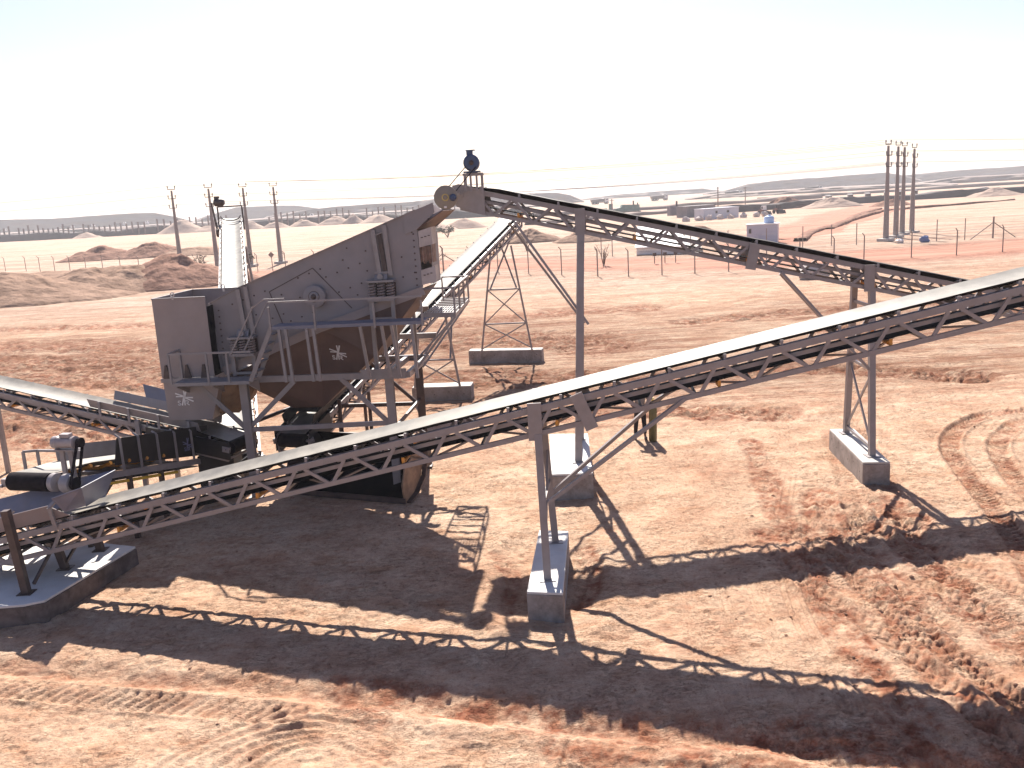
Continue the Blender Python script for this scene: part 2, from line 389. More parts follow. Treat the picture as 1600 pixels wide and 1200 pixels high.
H = 0.10 * (fbm(GX * 0.12, GY * 0.12, 3, 3) - 0.5) + 0.05 * (fbm(GX * 0.5, GY * 0.5, 9, 3) - 0.5)
NZ = near * (0.030 * (fbm(GX * 3.0, GY * 3.6, 21, 3) - 0.5) + 0.040 * (fbm(GX * 7.5, GY * 11, 31, 3) - 0.4) - 0.022 * ss(0.64, 0.80, vn(GX * 5.2, GY * 7.2, 83)))
far = ss(45, 90, GY)
H += far * (0.5 * (fbm(GX * 0.03, GY * 0.06, 5, 4) - 0.5) + 0.16 * (fbm(GX * 0.25, GY * 0.6, 6, 3) - 0.5))
churn = 0.10 * np.ones_like(H); red = np.zeros_like(H); streak = ss(25, 34, GY) * (1 - 0.62 * ss(50, 62, GY + 6 * (fbm(GX * 0.08, GY * 0.2, 12, 3) - 0.5))) * (1 - 0.7 * ss(90, 140, GY)) * (0.35 + 0.9 * fbm(GX * 0.09, GY * 0.16, 19, 3))
def region(L, pad):
    lo = L.min(0) - pad; hi = L.max(0) + pad
    return np.where((GX > lo[0]) & (GX < hi[0]) & (GY > lo[1]) & (GY < hi[1]))
def track(pts, w=0.42, depth=0.035, pitch=0.16, style='chevron', red_amt=0.35, k=1.0):
    global H, churn
    L = smooth_line(pts); I = region(L, w + 0.3)
    if len(I[0]) == 0: return
    S, D = line_sd(GX[I], GY[I], L); a = np.abs(D)
    inside = 1 - ss(w / 2 - 0.05, w / 2 + 0.03, a)
    berm = np.exp(-((a - w / 2 - 0.05) / 0.05) ** 2)
    if style == 'chevron': lug = np.sin(2 * np.pi * (S + a * 0.8 * k) / pitch)
    elif style == 'bars': lug = np.sin(2 * np.pi * (S + D * 0.5) / pitch)
    elif style == 'plain': lug = 0 * a
    else: lug = np.sin(2 * np.pi * a / (w / 5))
    if style == 'bars' or style == 'chevron':
        ph = ((S + (a * 0.9 if style == 'chevron' else D * 0.6 + 0.02 * np.sin(D * 20))) / pitch) % 1.0
        lug = 0.3 - 1.3 * np.exp(-((ph - 0.5) / 0.16) ** 2)
    nz = (0.15 + 1.2 * vn(GX[I] * 0.9, GY[I] * 0.9, 77)) * (0.45 if np.mean(GY[I]) > 26 else 0.72)
    H[I] += nz * (-depth * 0.6 * inside + depth * 0.55 * inside * np.clip(lug * 1.6, -1, 1) + depth * 0.55 * berm)
    churn[I] = np.maximum(churn[I], red_amt * (inside + 0.5 * berm)); NZ[I] *= 1 - 0.75 * inside
def pair(pts, gap, **kw):
    L = np.array(pts, float); d = np.gradient(L, axis=0); n = np.stack([-d[:, 1], d[:, 0]], 1); n /= np.linalg.norm(n, axis=1)[:, None]
    track(L + n * gap / 2, **kw); track(L - n * gap / 2, **kw)
def churned(pts, w, amp, amt=1.0, seed=1, f=3.0):
    global H, churn
    L = smooth_line(pts); I = region(L, w * 1.6)
    if len(I[0]) == 0: return
    S, D = line_sd(GX[I], GY[I], L); a = np.abs(D) + 0.25 * w * (vn(S * 1.1, D * 0.4, seed + 5) - 0.5)
    m = 1 - ss(w * 0.25, w * 0.6, a)
    n = fbm(S * f * 0.8, D * f * 1.6, seed, 4)
    fur = np.abs(2 * fbm(S * 0.7, D * 5.5, seed + 9, 3) - 1)
    fine_ = fbm(S * f * 2.6, D * f * 3.2, seed + 13, 3) - 0.5
    H[I] += m * amp * (0.55 * (n - 0.5) * 2 - 0.9 * (0.5 - fur) + 0.75 * fine_)
    churn[I] = np.maximum(churn[I], amt * m)
# tyre tracks on the right: tight double curve, and its inner companion
track([(16.5, 26.2), (15.2, 25.8), (13.9, 25.5), (12.4, 24.2), (11.3, 22.4), (10.6, 20.1), (10.0, 17.8), (9.5, 16.1), (8.8, 14.0), (8.2, 12)], w=0.5, depth=0.10, pitch=0.17, red_amt=0.85)
track([(17, 25.6), (14.6, 24.7), (13.6, 23.8), (12.6, 22.5), (11.8, 20.6), (11.2, 18.6), (10.9, 16.0), (10.4, 12)], w=0.5, depth=0.10, pitch=0.17, red_amt=0.8)
track([(19, 24.6), (16.4, 24.2), (14.9, 23.0), (13.9, 21.4), (13.2, 19.0), (12.7, 15)], w=0.45, depth=0.075, pitch=0.17, red_amt=0.6)
# long straight tyre prints down the middle
for off, st in ((0, 'ribs'), (0.75, 'ribs'), (1.45, 'ribs')):
    track([(4.3 + off, 26), (3.9 + off, 22), (3.3 + off * 0.9, 17.5), (2.9 + off * 0.8, 14.5), (2.6 + off * 0.8, 11.5), (2.5 + off * 0.8, 8.5)], w=0.34, depth=0.018, style=st, red_amt=0.12)
track([(8.2, 27), (7.0, 22), (5.6, 18), (4.7, 14.5), (4.4, 11)], w=0.5, depth=0.03, pitch=0.2, style='ribs', red_amt=0.2)
pair([(9.4, 24.5), (8.3, 20.5), (7.4, 17.0), (7.0, 14.0), (7.0, 10)], 0.9, w=0.42, depth=0.06, pitch=0.19, style='bars', red_amt=0.5)
track([(6.9, 14.6), (7.6, 13.4), (8.2, 12.2), (8.6, 10)], w=0.45, depth=0.06, pitch=0.15, red_amt=0.4)
track([(5.6, 15.5), (5.9, 13.4), (6.4, 11.6), (6.8, 9.5)], w=0.5, depth=0.05, pitch=0.15, red_amt=0.4)
for k_, (xa, xb, xc) in enumerate(((7.4, 7.9, 8.3), (8.1, 8.5, 8.8), (5.9, 6.2, 6.9), (4.9, 5.6, 6.2), (9.0, 9.1, 9.0))):
    track([(xa - 0.2, 18.5 - k_ * 0.6), (xa, 15.5), (xb, 12.8), (xc, 9.0)], w=0.40, depth=0.075, pitch=0.16 + 0.02 * k_, style=('bars', 'chevron')[k_ % 2], red_amt=0.45)
pair([(12, 30), (9.9, 24), (7.6, 19.5), (6.2, 17.0), (5.3, 14.0)], 0.8, w=0.3, depth=0.03, pitch=0.16, style='ribs', red_amt=0.3)
pair([(3.4, 30), (2.8, 25), (2.2, 20), (1.9, 18)], 0.9, w=0.3, depth=0.02, pitch=0.16, style='ribs', red_amt=0.15)
# foreground left
track([(-12, 13.6), (-9.3, 12.95), (-7.6, 12.6), (-6.0, 12.2), (-4.4, 11.8), (-3.4, 11.55)], w=0.46, depth=0.065, pitch=0.20, style='bars', red_amt=0.25)
for k in range(6):
    track([(-5.3 + 0.28 * k, 9.6), (-4.6 + 0.26 * k, 10.9 - 0.05 * k), (-3.6 + 0.2 * k, 11.55 - 0.16 * k), (-2.6 + 0.05 * k, 11.45 - 0.2 * k), (-1.9, 11.05 - 0.2 * k)], w=0.10, depth=0.045, style='plain', red_amt=0.3)
# crossing faint tracks in the middle distance
for k in range(7):
    yb = 26 + 4.2 * k
    pair([(-30, yb + 3 * math.sin(k * 2.1)), (-10, yb + 1.5 + math.sin(k)), (8, yb + 1.0 * math.cos(k * 1.7)), (22, yb + 4 + k), (45, yb + 9 + 2 * k)], 1.3, w=0.5, depth=0.05, pitch=0.3, style='bars', red_amt=0.45)
pair([(0.5, 60), (2.5, 48), (3.2, 40), (2.4, 33), (3.5, 26)], 1.1, w=0.3, depth=0.04, pitch=0.3, red_amt=0.4)
pair([(6, 46), (7.6, 38), (8.6, 31), (8.3, 26)], 1.1, w=0.4, depth=0.04, pitch=0.3, red_amt=0.4)
# churned-up bands
churned([(6.5, 24), (5.9, 20.0), (5.5, 17.4), (5.1, 13.7), (5.0, 11.6), (5.2, 9.4)], 0.7, 0.07, 1.0, 41, f=4)
churned([(6.9, 19.5), (6.3, 17.2), (6.3, 14.4), (6.1, 12.2), (6.1, 10)], 1.1, 0.10, 1.0, 51, f=4)
churned([(8.0, 18.5), (7.7, 17.0), (7.4, 14.8), (7.3, 13.3), (7.6, 10)], 1.0, 0.09, 1.0, 61, f=4)
churned([(5.0, 17.2), (6.4, 17.3), (8.2, 17.6)], 0.9, 0.10, 1.0, 71, f=3)
churned([(3.6, 10.4), (5.0, 10.0), (7.0, 9.4)], 1.2, 0.09, 1.0, 81, f=4)
churned([(0.6, 10.3), (2.0, 9.8), (3.8, 9.4)], 0.9, 0.06, 1.0, 91, f=4)
churned([(-1.4, 11.9), (-3.0, 12.4), (-2.2, 11.3)], 0.6, 0.04, 0.7, 92)
churned([(1.0, 14.6), (1.3, 15.5), (1.3, 17)], 0.5, 0.06, 0.9, 93)
churned([(-0.3, 14.5), (-0.2, 16), (-0.6, 17)], 0.4, 0.05, 0.7, 94)
churned([(10.5, 16.5), (9.2, 13.8), (9.4, 10)], 1.6, 0.07, 0.8, 95, f=3)
for k, (x0, y0, x1, y1, w) in enumerate([(-34, 54, -14, 47, 4), (-30, 47, -12, 41, 4.5), (-26, 42, -13, 37, 3), (-40, 62, -20, 59, 2.5), (-8, 36, 6, 33, 3), (-4, 46, 4, 42, 5), (-3, 52, 8, 55, 3),
        (8, 34, 16, 31, 2), (10, 48, 30, 50, 2.5), (0, 28, 8, 27, 1.6), (16, 42, 34, 47, 2), (-26, 34, -14, 29, 3)]):
    churned([(x0, y0), ((x0 + x1) / 2, (y0 + y1) / 2 + 1), (x1, y1)], w * 1.35, 0.26, 1.0, 100 + k * 7, f=1.1)
# soft rut and ridge under the front conveyor's shadow
Lr = smooth_line([(-14, 14.9), (-8.8, 13.55), (-4.3, 12.55), (-2.1, 11.85), (-0.3, 11.35), (1.5, 10.8), (3.1, 10.35), (4.6, 9.85), (6.5, 9.3), (9, 8.6)])
I = region(Lr, 1.3); S_, D_ = line_sd(GX[I], GY[I], Lr)
wob = 0.12 * (vn(S_ * 0.8, S_ * 0, 5) - 0.5); dd = D_ - wob
H[I] += -0.14 * np.exp(-(dd / 0.28) ** 2) * ss(-12, -6, GX[I]) + 0.06 * np.exp(-((dd - 0.5) / 0.22) ** 2) + 0.02 * (fbm(S_ * 3, D_ * 8, 8, 3) - 0.5) * np.exp(-(dd / 0.6) ** 2)
churn[I] = np.maximum(churn[I], 1.0 * np.exp(-(dd / 0.4) ** 2) * ss(-4, 1, GX[I]) + 0.5 * np.exp(-(dd / 0.3) ** 2))
# thin crack running to the frame's foot
track([(0.1, 8.9), (0.35, 10.0), (0.55, 10.7), (0.8, 11.3)], w=0.05, depth=0.05, pitch=0.3, red_amt=0.5)
# pits dug round the piers, backfilled
for (cx, cy, rx, ry, dep) in [(0.45, 15.6, 1.0, 2.2, 0.06), (8.5, 21.4, 0.9, 2.2, 0.03), (1.4, 21.9, 1.1, 2.3, 0.04)]:
    q = np.sqrt(((GX - cx) / rx) ** 2 + ((GY - cy) / ry) ** 2)
    H += -dep * (1 - ss(0.5, 1.1, q)) + dep * 0.9 * np.exp(-((q - 1.25) / 0.16) ** 2) * (0.4 + 1.2 * vn(GX * 2.5, GY * 2.5, 15))
# red dirt strips of the far field
for pts, w in (([(-60, 108), (-7.5, 103), (7.8, 93), (22, 84), (38, 83), (52, 86), (90, 96)], 15), ([(30, 108), (40, 126), (52, 152), (75, 200), (110, 260)], 10)):
    L = smooth_line(pts); I = region(L, w); S_, D_ = line_sd(GX[I], GY[I], L)
    red[I] = np.maximum(red[I], 1.0 * (1 - ss(w * 0.3, w * 0.62, np.abs(D_) + 2.5 * (fbm(GX[I] * .15, GY[I] * .15, 4, 3) - 0.5))))
churn = np.clip(churn + 0.35 * ss(0.55, 0.75, fbm(GX * 0.35, GY * 0.35, 55, 4)) * near, 0, 1)
churn = np.clip(churn + 0.12 * (1 - ss(13, 20, GY)) + 0.10 * (1 - ss(20, 30, GY)), 0, 1)
H = H + NZ * (0.55 + 0.9 * fbm(GX * 0.22, GY * 0.3, 61, 3))
me = bpy.data.meshes.new('ground')
nv = NX * NY
co = np.empty((nv, 3), np.float32); co[:, 0] = GX.ravel(); co[:, 1] = GY.ravel(); co[:, 2] = H.ravel()
me.vertices.add(nv); me.vertices.foreach_set('co', co.ravel())
ii = (np.arange(NY - 1)[:, None] * NX + np.arange(NX - 1)[None, :]).ravel()
q = np.stack([ii, ii + 1, ii + NX + 1, ii + NX], 1).astype(np.int32)
me.loops.add(q.size); me.loops.foreach_set('vertex_index', q.ravel())
me.polygons.add(len(q)); me.polygons.foreach_set('loop_start', np.arange(0, q.size, 4, dtype=np.int32))
me.polygons.foreach_set('use_smooth', np.ones(len(q), bool))
faraway = ss(52, 78, GY + 10 * (fbm(GX * 0.05, GY * 0.1, 71, 3) - 0.5))
for nm, arr in (('churn', churn), ('redness', red), ('streak', streak), ('faraway', faraway)):
    a = me.attributes.new(nm, 'FLOAT', 'POINT'); a.data.foreach_set('value', arr.ravel().astype(np.float32))
me.update(calc_edges=True)
me.materials.append(soil)
ground = bpy.data.objects.new('ground', me); SC.collection.objects.link(ground); ground['kind'] = 'structure'

def mound(name, cx, cy, rx, ry, h, seed, mat, rot=0.0, n=64, rough=0.35, power=1.0):
    g = np.linspace(-1.15, 1.15, n); X, Y = np.meshgrid(g, g)
    r = np.sqrt(X ** 2 + Y ** 2); ang = np.arctan2(Y, X)
    edge = 1 + 0.22 * (vn(ang * 1.3 + 9, ang * 0, seed) - 0.5)
    p = np.clip(1 - r / edge, 0, 1) ** power
    Z = h * p * (1 + rough * 2 * (fbm(X * 2.2 + seed, Y * 2.2, seed, 4) - 0.5)) + 0.25 * h * p * (fbm(X * 6, Y * 6, seed + 3, 3) - 0.5)
    Z = Z - 0.10 * h * p * np.abs(2 * vn(ang * 14, r * 2.5, seed + 31) - 1)
    Z = np.minimum(Z, h * (0.82 + 0.25 * fbm(X * 3, Y * 3, seed + 8, 3))) - 0.25 * (r > edge) - 0.06
    c, s_ = math.cos(rot), math.sin(rot)
    mb = MB()
    vs = [(cx + c * x * rx - s_ * y * ry, cy + s_ * x * rx + c * y * ry, z) for x, y, z in zip(X.ravel(), Y.ravel(), Z.ravel())]
    fs = [(j * n + i, j * n + i + 1, (j + 1) * n + i + 1, (j + 1) * n + i) for j in range(n - 1) for i in range(n - 1)]
    mb.add(vs, fs)
    o = mb.build(name, mat, None, smooth=False)
    for f in o.data.polygons: f.use_smooth = True
    return o

# ------------------------------------------------------------------ hills and embankments
def ridge(pts, Yd, seed, slope=0.62):
    """plateau of spoil: pts = (image-free bearing x/y, crest height)"""
    xs = np.array([p[0] for p in pts]); zs = np.array([p[1] for p in pts])
    t = np.linspace(xs[0], xs[-1], 240); crest = np.interp(t, xs, zs)
    crest = np.maximum(0.0, crest + 0.5 * (fbm(t * 40, t * 0, seed, 3) - 0.5))
    prof = [(-0.02, -0.6), (0.0, 0.0), (0.2, 0.25), (0.38, 0.50), (0.55, 0.58), (0.70, 0.68), (0.86, 0.9), (1.0, 1.0), (3.0, 1.0), (14, 1.0), (16, -0.05)]
    vs = []
    for a, z in zip(t, crest):
        for k, (d, hh) in enumerate(prof):
            wv = (vn(np.array([a * 60]), np.array([k * 3.1]), seed + 4)[0] - 0.5)
            Y = Yd + d * slope * 11 + wv * 6 * (0 < k < 7)
            vs.append((a * Y, Y, z * hh if hh > 0 else -0.5))
    m = len(prof)
    fs = [(i * m + k, (i + 1) * m + k, (i + 1) * m + k + 1, i * m + k + 1) for i in range(len(t) - 1) for k in range(m - 1)]
    mb = MB(); mb.add(vs, fs)
    o = mb.build('hills', hill_m)
    for f in o.data.polygons: f.use_smooth = True
    o['kind'] = 'structure'
    return o
ridge([(-0.95, 1), (-0.85, 5.5), (-0.69, 12.5), (-0.56, 14.2), (-0.49, 12.0), (-0.40, 13.0), (-0.38, 12.2), (-0.355, 6.8), (-0.335, 0.5)], 900, 1)
ridge([(-0.34, 1), (-0.325, 6), (-0.29, 13.8), (-0.24, 13.0), (-0.225, 12.2), (-0.20, 7.5), (-0.17, 3)], 1000, 2)
ridge([(-0.26, 2), (-0.22, 6.2), (-0.18, 8.4), (-0.14, 9.0), (-0.10, 8.6), (-0.07, 10.5), (-0.02, 9.5), (0.03, 10.6), (0.06, 9.6), (0.075, 7.0), (0.09, 1)], 800, 3)
ridge([(0.08, 0.5), (0.12, 4.0), (0.19, 5.8), (0.22, 6.0), (0.228, 4.0), (0.25, 0.5)], 1100, 4)
ridge([(0.22, 1), (0.245, 3), (0.27, 8.2), (0.32, 10.2), (0.37, 10.8), (0.42, 11.6), (0.435, 9.0), (0.46, 2)], 900, 5)
ridge([(0.41, 2), (0.44, 7.8), (0.47, 9.6), (0.53, 10.5), (0.6, 11.5), (0.7, 12.5), (0.8, 8), (0.95, 0)], 1000, 6)
ridge([(0.44, 0.5), (0.50, 4.2), (0.56, 3.8), (0.7, 4.2), (0.9, 1)], 640, 7)
ridge([(0.20, 0.3), (0.24, 2.2), (0.34, 2.6), (0.46, 1.8), (0.50, 0.2)], 560, 8)
ridge([(-0.8, 1), (-0.55, 2.2), (-0.35, 2.0), (-0.1, 2.4), (0.0, 2.0), (0.05, 0.4)], 640, 9)
def bank(pts, w, h, seed, mat=bank_m, top=0.45):
    L = smooth_line(pts, 14); d = np.gradient(L, axis=0); nrm = np.stack([-d[:, 1], d[:, 0]], 1); nrm /= np.linalg.norm(nrm, axis=1)[:, None]
    vs = []
    for i, (p, n_) in enumerate(zip(L, nrm)):
        hh = h * (0.75 + 0.5 * vn(np.array([i * 0.37]), np.array([0.0]), seed)[0])
        for k, (a, z) in enumerate(((-0.82, -0.4), (-0.80, 0), (-0.74, 0.6), (-0.66, 1.0), (0.66, 0.97), (0.80, 0), (0.82, -0.4))):
            jz = 1 + 0.18 * (rng.random() - 0.5)
            vs.append((p[0] + n_[0] * a * w, p[1] + n_[1] * a * w, z * hh * jz if z > 0 else z))
    m = 7
    fs = [(i * m + k, (i + 1) * m + k, (i + 1) * m + k + 1, i * m + k + 1) for i in range(len(L) - 1) for k in range(m - 1)]
    mb = MB(); mb.add(vs, fs); o = mb.build('embankment', mat); o['kind'] = 'structure'
    for f in o.data.polygons: f.use_smooth = True
    return o
bank([(52, 248), (79, 255), (101, 268), (130, 276), (165, 280), (260, 292)], 5, 1.7, 3)
bank([(8, 236), (30, 262), (60, 282), (95, 300)], 4, 0.9, 4, hill_m)
bank([(-330, 452), (-237, 432), (-168, 414), (-142, 418), (-102, 414), (-64, 409), (-26, 392), (10, 380)], 7, 2.8, 5)
bank([(-600, 900), (-420, 860), (-260, 830), (-100, 800)], 10, 1.6, 6)
bank([(120, 420), (200, 440), (330, 470)], 7, 1.2, 7, hill_m)
bank([(10, 330), (60, 345), (130, 380)], 6, 1.3, 8, hill_m)
bank([(36, 110), (44, 128), (55, 147), (71, 180), (84, 203)], 1.0, 0.35, 9, heap_red)
bank([(47, 131), (58, 153), (72, 178), (86, 196), (120, 214)], 1.0, 0.35, 10, heap_red)

# red dirt road, a sheet just above the ground
def groundz(x, y):
    """terrain height under a point"""
    r = int(np.clip(np.searchsorted(rows, y), 1, NY - 1)); c = int(np.clip(np.searchsorted(GX[r], x), 1, NX - 1))
    return float(max(H[r, c], H[r - 1, c], H[r, c - 1], H[r - 1, c - 1]))
def sheet_road(name, pts, w, seed):
    L = smooth_line(pts, 12); d = np.gradient(L, axis=0); nrm = np.stack([-d[:, 1], d[:, 0]], 1); nrm /= np.linalg.norm(nrm, axis=1)[:, None]
    vs = []; K = 11
    for i, (p, n_) in enumerate(zip(L, nrm)):
        ww = w * (0.85 + 0.4 * vn(np.array([i * 0.5]), np.array([0.3]), seed)[0])
        for k in range(K):
            a = -1 + 2 * k / (K - 1); x = p[0] + n_[0] * a * ww; y = p[1] + n_[1] * a * ww
            rut = -0.05 * math.exp(-((abs(a) - 0.4) / 0.12) ** 2)
            vs.append((x, y, groundz(x, y) + (0.10 + rut if abs(a) < 0.95 else -0.05)))
    fs = [(i * K + k, (i + 1) * K + k, (i + 1) * K + k + 1, i * K + k + 1) for i in range(len(L) - 1) for k in range(K - 1)]
    mb = MB(); mb.add(vs, fs); o = mb.build(name, road_m); o['kind'] = 'structure'
    for f in o.data.polygons: f.use_smooth = True
sheet_road('dirt_road', [(-40, 106), (-7.5, 100), (7.8, 91.5), (22, 82.5), (33, 81.5), (43, 83), (56, 86.5), (90, 96)], 3.6, 2)
sheet_road('dirt_road', [(33, 116), (42.0, 125), (50, 143), (62, 163), (78, 190), (92, 206)], 4.0, 3)

# ------------------------------------------------------------------ spoil heaps
for (nm, lab, a) in [
    ('sand_heap', 'wide smooth grey-brown sand heap at the far left edge', (-48, 88, 12, 8, 3.0, 3, heap_m)),
    ('sand_heap', 'long streaked sand heap, middle one of the big heaps at left', (-42, 93, 9.5, 8, 3.4, 8, heap_m)),
    ('soil_heap', 'dark reddish soil heap nearest the tall pale belt, with pale patches', (-35, 95, 9.0, 6.5, 3.7, 14, heap_red)),
    ('sand_heap', 'low bumpy sand heap behind the big heaps and before the left fence', (-56, 110, 15, 8, 1.7, 22, heap_m)),
    ('sand_heap', 'low pale sand heap between the red heap and the left fence', (-40, 103, 9, 5, 1.6, 25, heap_m)),
    ('soil_heap', 'brown two-peaked heap standing alone behind the left fence, its left peak', (-76, 172, 8.5, 6, 2.6, 31, heap_red)),
    ('soil_heap', 'dark brown pointed heap in the middle of the group behind the left fence', (-66, 170, 7.5, 6, 3.2, 37, heap_red)),
    ('sand_heap', 'low tapering heap at the right end of the group behind the left fence', (-57, 168, 9, 5, 1.9, 39, heap_m)),
    ('gravel_heap', 'small pale conical heap left of the grey column, behind the fence', (4.3, 146, 5, 4, 2.4, 41, heap_m)),
    ('gravel_heap', 'small flat-topped heap right of the grey column, behind the fence', (12.0, 139, 5, 3.5, 1.9, 43, heap_m)),
    ('gravel_heap', 'pale gravel heap beside the red track under the right hill', (88, 243, 9, 5, 2.8, 46, heap_pale)),
    ('gravel_heap', 'dark rounded heap at the start of the dark embankment', (80, 256, 9, 5, 3.6, 47, heap_red)),
    ('rock_heap', 'brown rubble heap just left of the four right power poles', (97, 226, 6, 4, 1.8, 48, heap_red)),
    ('rock_heap', 'pale rock heap against the dark embankment at far right', (142, 262, 9, 5, 2.6, 49, heap_pale)),
    ('gravel_heap', 'small pale heap beside the long white platform', (30, 144, 4, 3, 1.6, 50, heap_m)),
]:
    o = mound(nm, *a, power=0.9); tag(o, lab, 'heap')
hp = [(-186, 408, 7, 2.6), (-140, 398, 12, 5.5), (-128, 396, 8, 3.0), (-110, 400, 7, 3.2), (-99, 398, 7, 3.0), (-86, 396, 7, 3.2), (-72, 392, 8, 4.2), (-64, 390, 6, 4.0), (-52, 386, 9, 3.8), (-20, 236, 9, 3.6), (-10, 240, 7, 2.6)]
names_ = ['leftmost small pale heap before the far pillar row', 'tallest pale heap before the far pillar row at left', 'small heap touching the tallest one before the pillar row', 'pale cone just right of the dark pillar-row gap',
    'pale cone behind the second left power pole', 'low cone beyond the plate edge of the screen box', 'brown-topped heap near the right end of the pillar row', 'reddish heap beside the brown-topped one near the pillar row',
    'last heap before the pillar row meets the screen', 'broad grey heap seen between the drive wheel and the pale belt', 'low heap right of the broad grey one past the drive wheel']
for (x, y, r, h), nn in zip(hp, names_):
    o = mound('gravel_heap', x, y, r, r * 0.7, h * 1.1, int(abs(x) * 3), heap_pale, n=28); tag(o, nn, 'heap', 'small heaps by the far pillar row')

# ------------------------------------------------------------------ conveyors
class Conv:
    def __init__(s, O, d, slope, W, D):
        s.O = Vector(O); s.d = Vector((d[0], d[1], 0)).normalized(); s.n = Vector((-s.d.y, s.d.x, 0)); s.m = slope; s.W = W; s.D = D
        s.t = (s.d + V(0, 0, slope)).normalized()
    def P(s, a, l, h): return s.O + s.d * a + s.n * l + V(0, 0, s.m * a + h)
def conveyor(name, label, c, s0, s1, asym=False, pitch=0.917, idler=0.92, chord=0.085, dia=0.06, belt_mat=belt_m, belt_half=None, ret=2.75, nodes0=0.0, rail_mat=steel, tail=True, head=True, thick_top=0.11):
    root = thing(name, label, 'conveyor', tuple(c.P(s0, 0, 0).xy) + (0.0,))
    hw = c.W / 2
    n = int((s1 - s0) / pitch)
    for side in (-1, 1):
        mb = MB()
        mb.channel(c.P(s0, side * hw, -thick_top / 2), c.P(s1, side * hw, -thick_top / 2), 0.05, thick_top, 0.014, side=-side)
        mb.channel(c.P(s0, side * hw, -c.D), c.P(s1, side * hw, -c.D), 0.05, chord, 0.014, side=-side)
        k = math.ceil((s0 - nodes0) / pitch)
        while nodes0 + k * pitch < s1:
            a = nodes0 + k * pitch
            for sg in (-1, 1):
                b = a + sg * pitch * 0.44; ft_ = sg * 0.03
                if asym: b = a + pitch * (0.34 if sg > 0 else -0.47); ft_ = 0.09 if sg > 0 else -0.02
                if s0 < b < s1:
                    mb.beam(c.P(a + ft_, side * (hw - 0.02), -c.D + 0.03), c.P(b, side * (hw - 0.02), -thick_top), dia, 0.035, c.n)
            k += 1
        for a in (s0 + 0.03, s1 - 0.03):
            mb.beam(c.P(a, side * hw, -c.D), c.P(a, side * hw, -0.02), 0.06, 0.06, c.n)
        mb.build('truss_side', steel, root)
    mb = MB(); k = math.ceil((s0 - nodes0) / pitch); sg = 1
    while nodes0 + k * pitch < s1:
        a = nodes0 + k * pitch
        mb.beam(c.P(a, -hw, -c.D), c.P(a, hw, -c.D), 0.045, 0.045)
        if nodes0 + (k + 1) * pitch < s1: mb.beam(c.P(a, -hw * sg, -c.D), c.P(a + pitch, hw * sg, -c.D), 0.035, 0.035)
        sg = -sg; k += 1
    mb.build('cross_bracing', steel, root)
    bh = belt_half or (hw - 0.03)
    prof = [(-bh, 0.115), (-bh * 0.75, 0.072), (-bh * 0.42, 0.032), (0, 0.028), (bh * 0.42, 0.032), (bh * 0.75, 0.072), (bh, 0.115)]
    mb = MB(); m = int((s1 - s0) / 0.46); P_ = []
    for i in range(m + 1):
        a = s0 + (s1 - s0) * i / m; sag = -0.008 * (1 - math.cos(2 * math.pi * (a - nodes0) / idler)) / 2
        fl = min(1, (a - s0) / 0.9, (s1 - a) / 0.9)       # belt flattens onto the end drums
        for (l, h) in prof: P_.append(c.P(a, l, (0.03 + (h - 0.03) * fl) + sag))
        for (l, h) in reversed(prof): P_.append(c.P(a, l, (0.03 + (h - 0.03) * fl) + sag - 0.022))
    w_ = 14
    fs = [(i * w_ + k, i * w_ + (k + 1) % w_, (i + 1) * w_ + (k + 1) % w_, (i + 1) * w_ + k) for i in range(m) for k in range(w_)]
    mb.add(P_, fs)
    bo = mb.build('belt', belt_mat, root, smooth=True)
    bo.data.materials.append(rubber)          # clean black underside
    for i_, f_ in enumerate(bo.data.polygons):
        if i_ % 14 >= 6: f_.material_index = 1
    rl = -c.D * 0.74; rb_ = min(bh * 0.86, 0.39)
    mb = MB()
    mb.hexa([c.P(s0, -rb_, rl), c.P(s0, rb_, rl), c.P(s0, rb_, rl + 0.014), c.P(s0, -rb_, rl + 0.014), c.P(s1, -rb_, rl), c.P(s1, rb_, rl), c.P(s1, rb_, rl + 0.014), c.P(s1, -rb_, rl + 0.014)])
    mb.v = mb.v; mb.f = [(0, 1, 2, 3), (7, 6, 5, 4), (0, 4, 5, 1), (1, 5, 6, 2), (2, 6, 7, 3), (3, 7, 4, 0)]
    mb.build('return_belt', rubber, root)
    for sg in (-1, 1): MB().beam(c.P(s0 + 0.1, sg * (hw - 0.13), rl + 0.135), c.P(s1 - 0.1, sg * (hw - 0.13), rl + 0.135), 0.04, 0.07).build('inner_rail', steel, root)
    for flag, a in ((tail, s0), (head, s1)):
        if flag:
            r_ = (0.03 - rl) / 2; cz = (0.03 + rl) / 2
            mb = MB(); mb.lathe(c.P(a, -bh, cz), c.n, [(0, r_ * 0.97), (bh * 0.7, r_), (bh * 1.3, r_), (2 * bh, r_ * 0.97)], 28)
            d_ = mb.build('drum', rubber, root, smooth=True)
            mb = MB(); mb.tube(c.P(a, -hw - 0.12, cz), c.P(a, hw + 0.12, cz), 0.035, 10)
            for l in (-hw - 0.03, hw + 0.03): mb.box(c.P(a, l, cz), (0.2, 0.07, 0.14), (c.t, c.n, c.t.cross(c.n)))
            mb.build('shaft', steel, d_)
    # carrying idlers: base angle, three rolls, end brackets standing proud of the chord
    mb = MB(); up = c.t.cross(c.n)
    if up.z < 0: up = -up
    def Q(l, h, a=0): return c.t * a + c.n * l + V(0, 0, h)
    mb.beam(Q(-hw, -0.05), Q(hw, -0.05), 0.06, 0.024)
    for l in (-hw * 0.93, hw * 0.93): mb.beam(Q(l, -0.04), Q(l, 0.09), 0.03, 0.045, c.t)
    
    mb.tube(Q(-bh * 0.38, -0.018), Q(bh * 0.38, -0.018), 0.028, 8)
